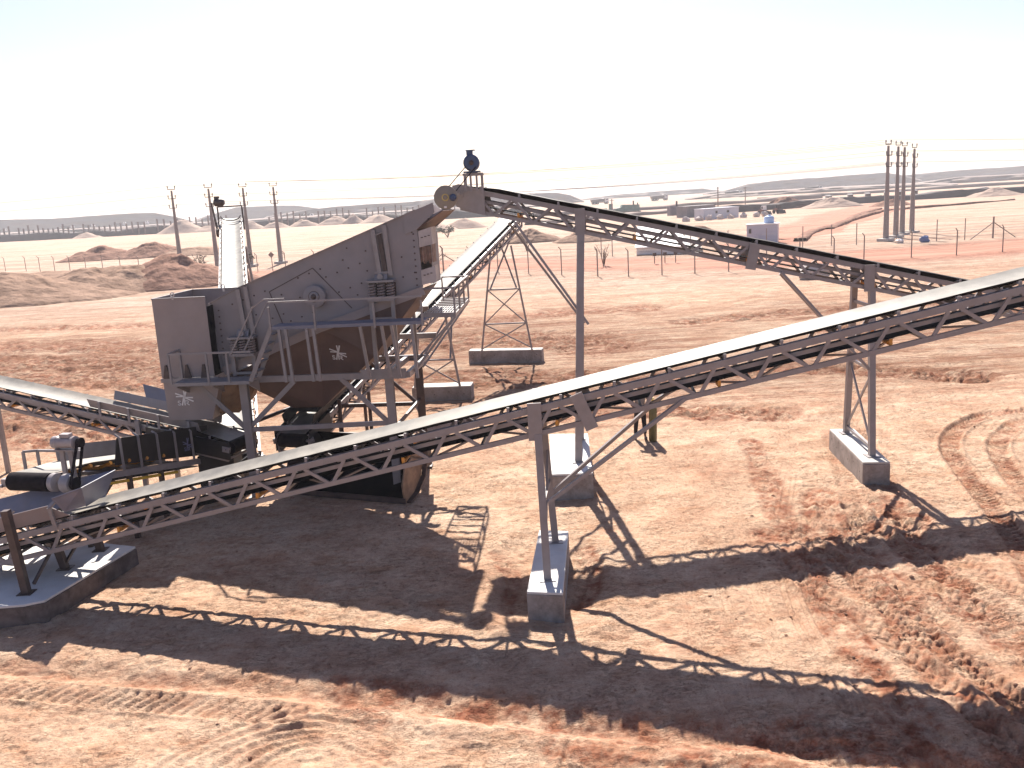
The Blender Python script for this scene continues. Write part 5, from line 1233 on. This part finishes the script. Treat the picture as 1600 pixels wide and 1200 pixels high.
skin_obj('trousers', [(0, 0, .90, .145, .115), (.09, 0, .78, .092), (.11, -.01, .45, .07), (.13, 0, .14, .058), (-.09, 0, .78, .092), (-.12, .02, .45, .07), (-.14, .05, .14, .058)], [(0, 1), (1, 2), (2, 3), (0, 4), (4, 5), (5, 6)], trouser_m, man)
capo = MB(); capo.lathe((3.62, 24.91, 1.60), (0, 0, 1), [(0, .088), (.04, .092), (.08, .07), (.10, .03)], 20); capo.box((3.62, 24.80, 1.605), (.13, .09, .012)); capo.build('cap', cap_m, man, smooth=True)
for s_ in (.14, -.16):
    MB().blob((3.62 + s_, 24.95 - (.06 if s_ > 0 else .01), .04), (.05, .13, .05), 3, rough=.05).build('shoe', darksteel, man, smooth=True)
mb_ = MB()
for sx in (-.03, .03): mb_.blob((3.62 + sx, 24.95 - .125, 1.575), (.011, .008, .008), 2, rough=0.0)
mb_.build('eyes', white, man); MB().box((3.62, 24.95 - .128, 1.515), (.045, .008, .010)).build('mouth', loader_m, man)
gc = thing('gas_cylinder', 'tall worn olive gas cylinder standing on the sand beside the person', 'gas cylinder', (3.93, 24.7, 0))
MB().lathe((3.93, 24.7, 0.0), (0.02, 0, 1), [(0, .10), (.02, .115), (1.0, .115), (1.08, .10), (1.14, .06), (1.18, .035)], 24).build('bottle', gas_m, gc, smooth=True)
MB().lathe((3.955, 24.7, 1.17), (0, 0, 1), [(0, .04), (.05, .04), (.09, .03)], 12).box((3.955, 24.66, 1.22), (.03, .10, .03)).build('valve', yellow, gc)

# ------------------------------------------------------------------ power poles and cables
def power_pole():
    t = thing('power_pole', '', 'power pole', (0, 0, 0))
    MB().lathe((0, 0, -0.3), (0, 0, 1), [(0, 0.33), (3.5, 0.28), (7.5, 0.19), (10.7, 0.13)], 10).build('pole_shaft', poleconc, t, smooth=True)
    MB().box((0, 0, 0.12), (1.5, 1.3, 0.3)).build('footing', concrete, t)
    for k, z in enumerate((10.55, 9.35, 8.15)):
        m_ = MB(); off = 0 if k == 0 else 0.12
        m_.beam((-0.5, -off, z), (0.5, -off, z), 0.09, 0.09)
        for sx in (-0.5, 0.5): m_.beam((sx, -off, z), (sx, -off, z + 0.22), 0.06, 0.06, (0, 1, 0))
        ca_ = m_.build('crossarm', darksteel, t)
        for sx in (-0.5, 0.5): MB().lathe((sx, -off, z + 0.22), (0, 0, 1), [(0, 0.06), (0.05, 0.10), (0.10, 0.06), (0.15, 0.10), (0.2, 0.06), (0.26, 0.05)], 8).build('insulator', greyb, ca_)
    return t
pl_ = [(-43.3, 121.0), (-36.6, 115.2), (-33.9, 120.9), (-30.8, 124.5)]; prr = [(43.0, 101.8), (46.1, 106.4), (48.6, 110.4), (51.0, 113.1)]
lbl = ['leftmost of the four concrete power poles on the left side', 'second power pole from the left, just left of the tall bright belt', 'third power pole from the left, just right of the tall bright belt', 'rightmost of the four power poles on the left side, clear of the belt',
    'leftmost and nearest of the four clustered power poles on the right', 'second from left of the four clustered power poles on the right', 'third from left of the four clustered power poles on the right', 'rightmost and farthest of the four clustered power poles on the right']
proto = power_pole()
for i, (x, y) in enumerate(pl_ + prr):
    o = proto if i == 0 else copy_tree(proto)
    o.location = (x, y, 0); o['label'] = lbl[i]; o.rotation_euler.z = R(-8 if i < 4 else 35); o['group'] = 'concrete power poles'
    o.scale = (1, 1, 1.0 if i in (0, 4, 5, 6) else 0.985)
def cable(p, q_, sag, r=0.034, lab='', n=18):
    p = Vector(p); q_ = Vector(q_); m_ = MB(); pts = []
    for i in range(n + 1):
        t = i / n; a = p.lerp(q_, t); a.z -= sag * 4 * t * (1 - t); pts.append(a)
    m_.path(pts, r, 4); o = m_.build('power_cable', wire_m); tag(o, lab, 'cable', 'cables strung between the power poles'); return o
lev = (11.0, 9.8, 8.6)
wn_ = ('top', 'middle', 'lowest')
for i in (0, 1, 2, 3):
    for k, z in enumerate(lev):
        if i in (1, 2) and k == 1: continue
        cable((pl_[i][0] + .45, pl_[i][1], z), (prr[i][0] - .45, prr[i][1], z), 0.9, 0.021, '%s cable from the %s left pole to the right pole cluster' % (wn_[k], ('first', 'second', 'third', 'fourth')[i]))
for k, z in enumerate(lev):
    cable((prr[0][0], prr[0][1], z), (190, 150, z), 1.2, 0.021, '%s cable leaving the right pole cluster to the right edge' % wn_[k])
    cable((pl_[0][0], pl_[0][1], z), (-175, 155, z), 1.2, 0.021, '%s cable leaving the left poles to the left edge' % wn_[k])

# ------------------------------------------------------------------ fences
def fence(label, pts, hgt, rpost=0.05, arm=True, strands=4, strut_at=()):
    t = thing('wire_fence', label, 'fence', (pts[0][0], pts[0][1], 0))
    for i, (x, y) in enumerate(pts):
        z0 = groundz(x, y) - 0.1; big = i in strut_at; m_ = MB(); r_ = rpost * (1.8 if big else 1)
        m_.tube((x, y, z0), (x, y, z0 + hgt), r_, 6)
        if arm: m_.tube((x, y, z0 + hgt), (x - 0.22, y - 0.1, z0 + hgt + 0.25), r_ * 0.8, 6)
        if big: m_.tube((x, y, z0 + hgt * .75), (x + 2.6, y + .1, z0), rpost, 6); m_.tube((x, y, z0 + hgt * .75), (x - 2.6, y - .1, z0), rpost, 6)
        m_.build('post', post_m, t)
    m_ = MB()
    for k in range(strands):
        z = 0.4 + (hgt - 0.5) * k / max(1, strands - 1)
        for (a, b) in zip(pts[:-1], pts[1:]): m_.tube((a[0], a[1], groundz(*a) + z), (b[0], b[1], groundz(*b) + z), 0.008, 3)
    m_.build('wire_strands', wire_m, t); return t
def lin(a, b, n): return [(a[0] + (b[0] - a[0]) * i / (n - 1), a[1] + (b[1] - a[1]) * i / (n - 1)) for i in range(n)]
fence('left wire fence with bent post tops behind the big sand heaps', lin((-100, 158), (-75.4, 142.7), 6)[:-1] + lin((-75.4, 142.7), (-41, 114), 10)[:-1] + lin((-41, 114), (-25.5, 105), 5), 2.2)
fence('wire fence beyond the steel frame with braced corner posts', lin((-25.5, 105), (-6.5, 94.5), 6)[:-1] + lin((-6.5, 94.5), (7.9, 77.5), 6), 2.4, strut_at=(5,))
fence('nearer right wire fence with bent post tops before the red road', [(7.9, 77.3), (10.4, 76.3), (13.2, 76.0), (15.9, 75.6), (18.7, 75.4), (22, 75.8), (25.0, 76.4), (28.2, 77.2), (31.1, 78.0), (35.4, 78.4), (39.5, 78.7), (43.7, 79.0), (48, 79.6), (53, 80.4), (59, 81.5), (66, 83)], 2.25)
fence('farther right wire fence behind the red road with a thick braced post', [(10.8, 101), (12.1, 101.6), (20.5, 99.5), (24.5, 99), (28.6, 98.6), (32.5, 98.4), (35.6, 98.3), (38.3, 98.2), (42.5, 97.9), (46.8, 97.7), (49.8, 97.6), (52.8, 97.5), (56.6, 97.4), (61, 97.3), (66, 97.2), (72, 97)], 2.4, arm=False, strut_at=(11,))
pr_t = thing('pillar_fence', 'long row of dark upright pillars along the far bank at left', 'fence', (-142, 416, 0))
pm = MB().box((0, 0, 2.6), (0.55, 0.55, 5.2)).box((0, 0, 5.25), (0.7, 0.7, 0.12)).build('post', pillar_m, None); pmd = pm.data; bpy.data.objects.remove(pm)
Lp = smooth_line([(-280, 441), (-237, 430), (-168, 410), (-142, 412), (-102, 408), (-64, 403), (-20, 386)], 16)
cum = np.concatenate([[0], np.cumsum(np.hypot(*np.diff(Lp, axis=0).T))]); npst = 96
for i in range(npst):
    s_ = cum[-1] * i / (npst - 1); x = np.interp(s_, cum, Lp[:, 0]); y = np.interp(s_, cum, Lp[:, 1])
    if i % 13 == 6 or (60 < i < 64) or i in (78, 79): continue
    o = bpy.data.objects.new('post', pmd); SC.collection.objects.link(o); o.parent = pr_t
    o.location = (x - pr_t.location.x, y - 1.0 - pr_t.location.y, 0.4); o.scale = (1, 1, 0.8 + 0.45 * random.random())

# ------------------------------------------------------------------ small buildings and vehicles behind
def building(name, label, cat, x, y, L, Wd, h, rot, mat, roofmat, wins, door=None, roof_t=0.12):
    t = thing(name, label, cat)
    MB().box((0, 0, h / 2), (L, Wd, h)).build('wall', mat, t)
    MB().box((0, 0, h + roof_t / 2 + .003), (L + .2, Wd + .2, roof_t)).build('roof', roofmat, t)
    for (wx, wz, w, hh) in wins:
        f_ = MB().box((wx, -Wd / 2 - 0.02, wz), (w, 0.06, hh)).build('window', steel, t); MB().box((wx, -Wd / 2 - 0.055, wz), (w * .85, 0.02, hh * .8)).build('pane', glass, f_)
    if door: MB().box((door, -Wd / 2 - 0.02, 0.95), (0.8, 0.05, 1.9)).build('door', mat, t)
    t.location = (x, y, 0); t.rotation_euler.z = rot; return t
cabn = building('site_cabin', 'white site cabin with a blue water tank on its roof', 'cabin', 31.6, 110.5, 3.6, 2.6, 2.2, -0.35, trailer_m, white, [(-1.4, 1.5, 0.3, 0.6)], -0.75)
tk = thing('water_tank', 'pale blue plastic water tank on the white cabin roof', 'water tank'); MB().lathe((0, 0, 0), (0, 0, 1), [(0, .55), (.1, .62), (.35, .58), (.6, .62), (.8, .5), (.9, .2), (1.0, .2)], 18).build('tank_body', pmat('pale blue tank', (0.35, 0.47, 0.68), 0.4, 0, .08, 3), tk, smooth=True)
MB().tube((.5, 0, .2), (.85, 0, .15), .05, 8).build('outlet_pipe', white, tk); tk.location = (32.3, 110.3, 2.33)
building('trailer_building', 'long pale trailer building with two small windows behind the rear conveyor', 'building', 47.5, 202, 10.2, 3.0, 2.3, 0.5, trailer_m, trailer_m, [(-1.4, 1.55, .6, .6), (1.9, 1.55, .7, .5)])
building('grey_shed', 'dark grey flat-roofed shed behind the long trailer building', 'building', 48, 226, 9, 4, 2.6, 0.5, greyb, greyb, [(-2, 1.6, .6, .6)])
b_ = thing('white_platform', 'long low white-topped platform stretching away behind the rear conveyor', 'platform', (18, 100, 0))
c4 = [V(14.8, 101.5, 0), V(20.2, 98.5, 0), V(29.4, 156, 0), V(23.6, 159, 0)]
MB().hexa([p for p in c4] + [p + UZ * 0.75 for p in c4]).build('wall', white, b_)
r4 = [V(14.6, 101.2, 0.76), V(20.4, 98.2, 0.76), V(29.6, 156.3, 0.76), V(23.4, 159.3, 0.76)]
MB().hexa(r4 + [p + UZ * 0.1 for p in r4]).build('roof', white, b_)
MB().hexa([V(20.6, 101, 0), V(22.0, 100.4, 0), V(30.6, 146, 0), V(29.0, 147, 0), V(20.6, 101, 0.6), V(22.0, 100.4, 0.4), V(30.6, 146, 0.4), V(29.0, 147, 0.6)]).build('side_annex', pmat('grey roofing', (.36, .32, .28), .8, 0, .2, 1.5), b_)
for i, (x, dy) in enumerate([(39, 0), (42.0, 1.2), (44.4, 2.2), (47.0, 3.0), (49.5, 4), (52.5, 5), (55.6, 5.5), (57.5, 6.2)]):
    o = MB().blob((x, 193.5 + dy, 0.4), (0.85, 0.7, 0.75), i + 3).build('boulder', whiterock)
    tag(o, '%s pale boulder from the left in the row before the trailer building' % ('first', 'second', 'third', 'fourth', 'fifth', 'sixth', 'seventh', 'eighth')[i], 'boulder', 'pale boulders before the trailer building')
# three small signs on posts
for i, (x, y) in enumerate(((14.4, 86.9), (15.4, 86.9), (16.45, 87.0))):
    t = thing('small_sign', 'small dark board on a post, %s of three by the red road' % ('leftmost', 'middle one', 'rightmost')[i], 'sign', (x, y, 0), 'three small sign boards')
    MB().beam((x, y, -.1), (x, y, .85), .07, .07, (0, 1, 0)).build('post', darksteel, t); MB().box((x, y - .05, .95), (.36, .04, .32)).build('board', darksteel, t)
def dump_truck(bodym, cabm):
    t = thing('dump_truck', '', 'truck')
    MB().beam((-1.9, 0, .5), (2.0, 0, .5), .8, .16).build('chassis', darksteel, t)
    MB().prism([(-2.0, -.65, .62), (.75, -.65, .62), (1.15, -.65, 1.65), (.75, -.65, 1.55), (-2.15, -.65, 1.35)], (0, 1.3, 0)).build('tipper_body', bodym, t)
    cb_ = MB().prism([(1.1, -.6, .55), (2.1, -.6, .55), (2.1, -.6, 1.15), (1.9, -.6, 1.6), (1.2, -.6, 1.6)], (0, 1.2, 0)).build('cab', cabm, t)
    MB().box((1.6, -.612, 1.3), (.5, .02, .3)).box((2.04, 0, 1.32), (.02, 1.0, .3), (V(.96, 0, .28), V(0, 1, 0), V(-.28, 0, .96))).build('window', glass, cb_)
    for x in (-1.5, -.75, 1.6):
        for y in (-.6, .6):
            w_ = MB().lathe((x, y - .12, .34), (0, 1, 0), [(0, .2), (0, .33), (.03, .34), (.21, .34), (.24, .33), (.24, .2)], 14).build('wheel', rubber, t)
            MB().lathe((x, y - .14, .34), (0, 1, 0), [(0, .1), (.02, .15), (.26, .15), (.28, .1)], 10).build('rim', lightsteel, w_)
    return t
tp = dump_truck(darksteel, white); tp2 = dump_truck(white, loader_m)
trs = [(104.5, 292, 1.4, 1.85), (113.0, 296, 1.3, 1.8), (119.5, 298, 1.3, 1.85), (126.5, 300, 1.2, 1.7), (132, 303, 1.25, 1.7), (137.5, 304, 1.3, 1.7), (158, 300, 0.4, 1.8), (176, 301, 0.2, 1.9), (186, 300, 0.1, 1.9)]
ln_ = ['leftmost truck parked in the row beyond the dark embankment', 'second truck from the left in the row beyond the embankment', 'third truck from the left in the row beyond the embankment', 'truck seen just left of the clustered right poles', 'truck seen between the clustered right poles', 'last truck of the row, right behind the right-hand pole of the cluster',
    'lone truck on the pale road right of the pole cluster', 'left one of two white trucks near the right edge', 'right one of two white trucks near the right edge']
for i, (x, y, a, z) in enumerate(trs):
    o = tp if i == 0 else (tp2 if i == 7 else copy_tree(tp if i < 7 else tp2)); o.location = (x, y, 0.02 if i > 5 else 0.4); o.rotation_euler.z = a; o['label'] = ln_[i]; o['group'] = 'trucks beyond the dark embankment'; o.scale = (1.15, 1.15, 1.25)
trl = [(-490, 893, 0.1), (-405, 852, 0.1), (-384, 848, 0.2), (-352, 842, 0.1), (-330, 838, 0.1), (-268, 834, 0.15), (-168, 760, 0.1), (-150, 700, 0.1), (60, 560, 0.2), (100, 580, 0.2), (150, 590, 0.1), (205, 600, 0.1)]
lf = ['leftmost tiny haul truck on the far left road', 'haul truck on the far left road above the pillar row', 'haul truck directly right of another on the far left road', 'tiny haul truck high on the left plateau foot', 'haul truck at the right end of the left group', 'haul truck far behind the leftmost power pole',
    'haul truck far behind the tall bright belt', 'haul truck under the flat hill left of the screen', 'haul truck on the far road right of the grey column', 'haul truck above the pale trailer, left one', 'haul truck above the pale trailer, middle one', 'haul truck above the pale trailer, right one']
for i, (x, y, a) in enumerate(trl):
    o = copy_tree(tp); o.location = (x, y, 1.2 if x < -200 else 0.3); o.rotation_euler.z = a; o['label'] = lf[i]; o['group'] = 'haul trucks on the far roads'; o.scale = (2.6, 2.6, 2.2)
def loader(lab, x, y, a, cabm):
    t = thing('wheel_loader', lab, 'loader'); 
    MB().prism([(-1.3, -.5, .5), (.5, -.5, .5), (.5, -.5, 1.1), (-.2, -.5, 1.3), (-1.3, -.5, 1.1)], (0, 1.0, 0)).build('body', loader_m, t)
    c_ = MB().prism([(-.35, -.45, 1.2), (.5, -.45, 1.1), (.45, -.45, 2.0), (-.25, -.45, 2.0)], (0, .9, 0)).build('cab', cabm, t); MB().box((.1, -.46, 1.6), (.5, .02, .5)).build('window', glass, c_)
    MB().beam((.5, 0, 1.0), (1.5, 0, .5), .5, .18).build('arm', loader_m, t); MB().prism([(1.4, -.75, .1), (2.1, -.75, .05), (1.9, -.75, .3), (1.6, -.75, .8), (1.4, -.75, .6)], (0, 1.5, 0)).build('bucket', darksteel, t)
    for wx in (-.85, .75):
        for wy in (-.55, .55): MB().lathe((wx, wy - .15, .45), (0, 1, 0), [(0, .25), (0, .43), (.03, .45), (.27, .45), (.3, .43), (.3, .25)], 14).build('wheel', rubber, t)
    t.location = (x, y, 0); t.rotation_euler.z = a; t.scale = (1.05, 1.05, 1.05)
loader('dark red wheel loader with a white cab right of the trailer building', 60.2, 210, -1.2, white)
loader('bulky dark red wheel loader nearest the red track', 64.8, 214, -1.3, darksteel)
t = thing('crushing_machine', 'pale green machine with a tower at its left end beyond the rear conveyor', 'machine')
MB().prism([(-4, -1, .7), (4, -1, .7), (4, -1, 2.7), (-1.8, -1, 2.9), (-2.2, -1, 2.0), (-4, -1, 1.8)], (0, 2, 0)).build('body', green_m, t); MB().box((-5.4, 0, 1.7), (1.1, 1.2, 3.4)).box((-7.4, 0, 1.2), (1.2, 1, 1.6)).build('tower', green_m, t)
MB().tube((2.2, 0, 2.6), (2.2, 0, 4.0), .25, 10).tube((3.6, 0, 2.6), (3.6, 0, 3.3), .2, 10).build('exhaust', darksteel, t); MB().box((0, 0, .4), (9, 1.6, .5)).build('base', darksteel, t)
t.location = (41, 300, 0); t.rotation_euler.z = 0.1
t = thing('tank_building', 'grey-black plant block with a short chimney behind the trailer building', 'building')
MB().prism([(-3.4, -1, 0), (3.4, -1, 0), (3.4, -1, 1.9), (1.5, -1, 2.1), (-3.4, -1, 2.4)], (0, 2, 0)).build('wall', greyb, t); MB().tube((-1.2, 0, 2.0), (-1.2, 0, 3.6), .25, 8).build('chimney', darksteel, t); t.location = (45.5, 232, 0.4); t.rotation_euler.z = .2
o = MB().blob((45.0, 96.6, .25), (.55, .4, .4), 5).build('blue_bag', bluebag); tag(o, 'crumpled blue bag on the ground right of the clustered poles', 'bag')
o = MB().blob((42.7, 97.4, .15), (.5, .35, .25), 6).build('white_bag', white); tag(o, 'small white bag on the ground beside the nearest right pole', 'bag')
# dressed rock lump seen through the rear conveyor
o = MB().blob((22.9, 66.3, .35), (1.4, .9, .75), 9).build('boulder', whiterock); tag(o, 'tan boulder seen through the rear conveyor lattice at right', 'boulder')
# distant masts
for i, (x, y, h) in enumerate(((31.5, 262, 5.2), (62, 262, 7.0), (80, 300, 6.5))):
    o = MB().tube((x, y, 0), (x, y, h), .16, 6).box((x, y, h - .4), (1.2, .15, .15)).build('utility_pole', post_m); tag(o, ('thin pole left of the trailer building', 'thin tall pole right behind the trailer building', 'thin pole behind the wheel loaders')[i], 'pole', 'thin distant poles')
t = thing('signal_sign', 'thin post with a diamond board standing left of the right-hand left pole', 'sign', (-26.5, 103, 0))
MB().beam((-26.5, 103, -.1), (-26.5, 103, 2.1), .07, .07, (0, 1, 0)).build('post', post_m, t); MB().box((-26.5, 102.93, 2.2), (.5, .03, .5), (V(.7, 0, .7), V(0, 1, 0), V(-.7, 0, .7))).build('board', post_m, t)

# ------------------------------------------------------------------ desert shrubs
def shrub(name, label, x, y, w, h, seed, flat=False, leaves=220, bare=False):
    rr = random.Random(seed); t = thing(name, label, 'shrub', (x, y, 0)); m_ = MB(); tips = []
    for k in range(9):
        a = rr.uniform(0, 6.28); r_ = w / 2 * rr.uniform(.5, 1); zt = h * (rr.uniform(.75, 1.0) if flat else rr.uniform(.45, 1.0))
        p = V(x, y, -.05); mid = V(x + math.cos(a) * r_ * .35, y + math.sin(a) * r_ * .35, zt * .55); e = V(x + math.cos(a) * r_, y + math.sin(a) * r_, zt)
        m_.tube(p, mid, .06 * h / 2, 5, .035 * h / 2); m_.tube(mid, e, .035 * h / 2, 5, .012)
        for j in range(6):
            b = mid.lerp(e, rr.uniform(.1, 1)); e2 = b + V(rr.uniform(-1, 1), rr.uniform(-1, 1), rr.uniform(.0, .8)) * w * .16; m_.tube(b, e2, .014 * h / 2 + .005, 4, .005); tips.append((b, e2))
    m_.build('trunk', bark, t)
    if not bare:
        l_ = MB()
        for k in range(leaves):
            b, e = rr.choice(tips); p = b.lerp(e, rr.uniform(.3, 1.2)) + V(rr.gauss(0, 1), rr.gauss(0, 1), rr.gauss(0, .5)) * w * .05
            s_ = .035 * w * rr.uniform(.5, 1.3); q1 = V(rr.uniform(-1, 1), rr.uniform(-1, 1), rr.uniform(-.6, .6)).normalized() * s_; q2 = q1.orthogonal().normalized() * s_ * .5
            l_.add([p - q1 - q2, p + q1 - q2, p + q1 + q2, p - q1 + q2], [(0, 1, 2, 3)])
        l_.build('crown', leaf, t)
shrub('acacia_bush', 'flat-topped grey bush behind the tall bright belt', -32.5, 112, 3.0, 1.9, 3, True, 700)
shrub('desert_bush', 'spiky green tuft right behind the leftmost power pole', -40.0, 118.5, 1.9, 2.2, 5, False, 260)
shrub('desert_bush', 'sparse low green bush right of the screen feed lip', -14.0, 185, 3.0, 1.9, 7, True, 300)
shrub('desert_bush', 'wider sparse green bush under the drive wheel', -11.2, 182, 4.2, 2.0, 9, True, 420)
shrub('desert_bush', 'low green bush in line between the screen and the diagonal belt', -17, 186, 2.2, 1.3, 15, True, 200)
shrub('bare_tree', 'leafless branching tree just right of the diagonal belt head', 3.0, 122, 3.2, 3.0, 11, False, 0, True)
shrub('bare_tree', 'leafless bush by the fence right of the screen box', -7.5, 96, 3.6, 2.2, 13, False, 0, True)
shrub('bare_tree', 'thin leafless bush left of the grey column', 9.6, 88, 1.6, 2.2, 17, False, 0, True)

# loose stones on the ground (nobody could count them)
mb = MB(); r2 = random.Random(3)
for k in range(150):
    y = 9 + 26 * r2.random() ** 1.4; x = r2.uniform(-0.62, 0.62) * y; s_ = r2.uniform(.012, .035) * (1.6 if r2.random() < .07 else 1)
    if r2.random() < .5: x = 5 + r2.uniform(-1.5, 3); y = r2.uniform(9.3, 17.5)
    mb.blob((x, y, groundz(x, y) - 0.3 * s_ + 0.004), (s_ * r2.uniform(.8, 1.4), s_, s_ * .7), k)
o = mb.build('loose_stones', flat_soil('stone brown', (0.22, 0.12, 0.08), (0.36, 0.22, 0.15), 9.0, 0.3, 30)); o['kind'] = 'stuff'

# ------------------------------------------------------------------ dusty air
hz = MB().box((0, 1150, 13.0), (7400, 3300 + 1300, 28.5)).build('haze', steel)
hz['kind'] = 'stuff'
hz.data.materials.clear()
hm = bpy.data.materials.new('dusty air'); hm.use_nodes = True; nt = hm.node_tree
nt.nodes.remove(nt.nodes['Principled BSDF'])
pv = nt.nodes.new('ShaderNodeVolumePrincipled'); pv.inputs['Color'].default_value = (0.93, 0.92, 0.94, 1); pv.inputs['Density'].default_value = 0.00036; pv.inputs['Anisotropy'].default_value = 0.2
nt.links.new(pv.outputs['Volume'], nt.nodes['Material Output'].inputs['Volume'])
hz.data.materials.append(hm)
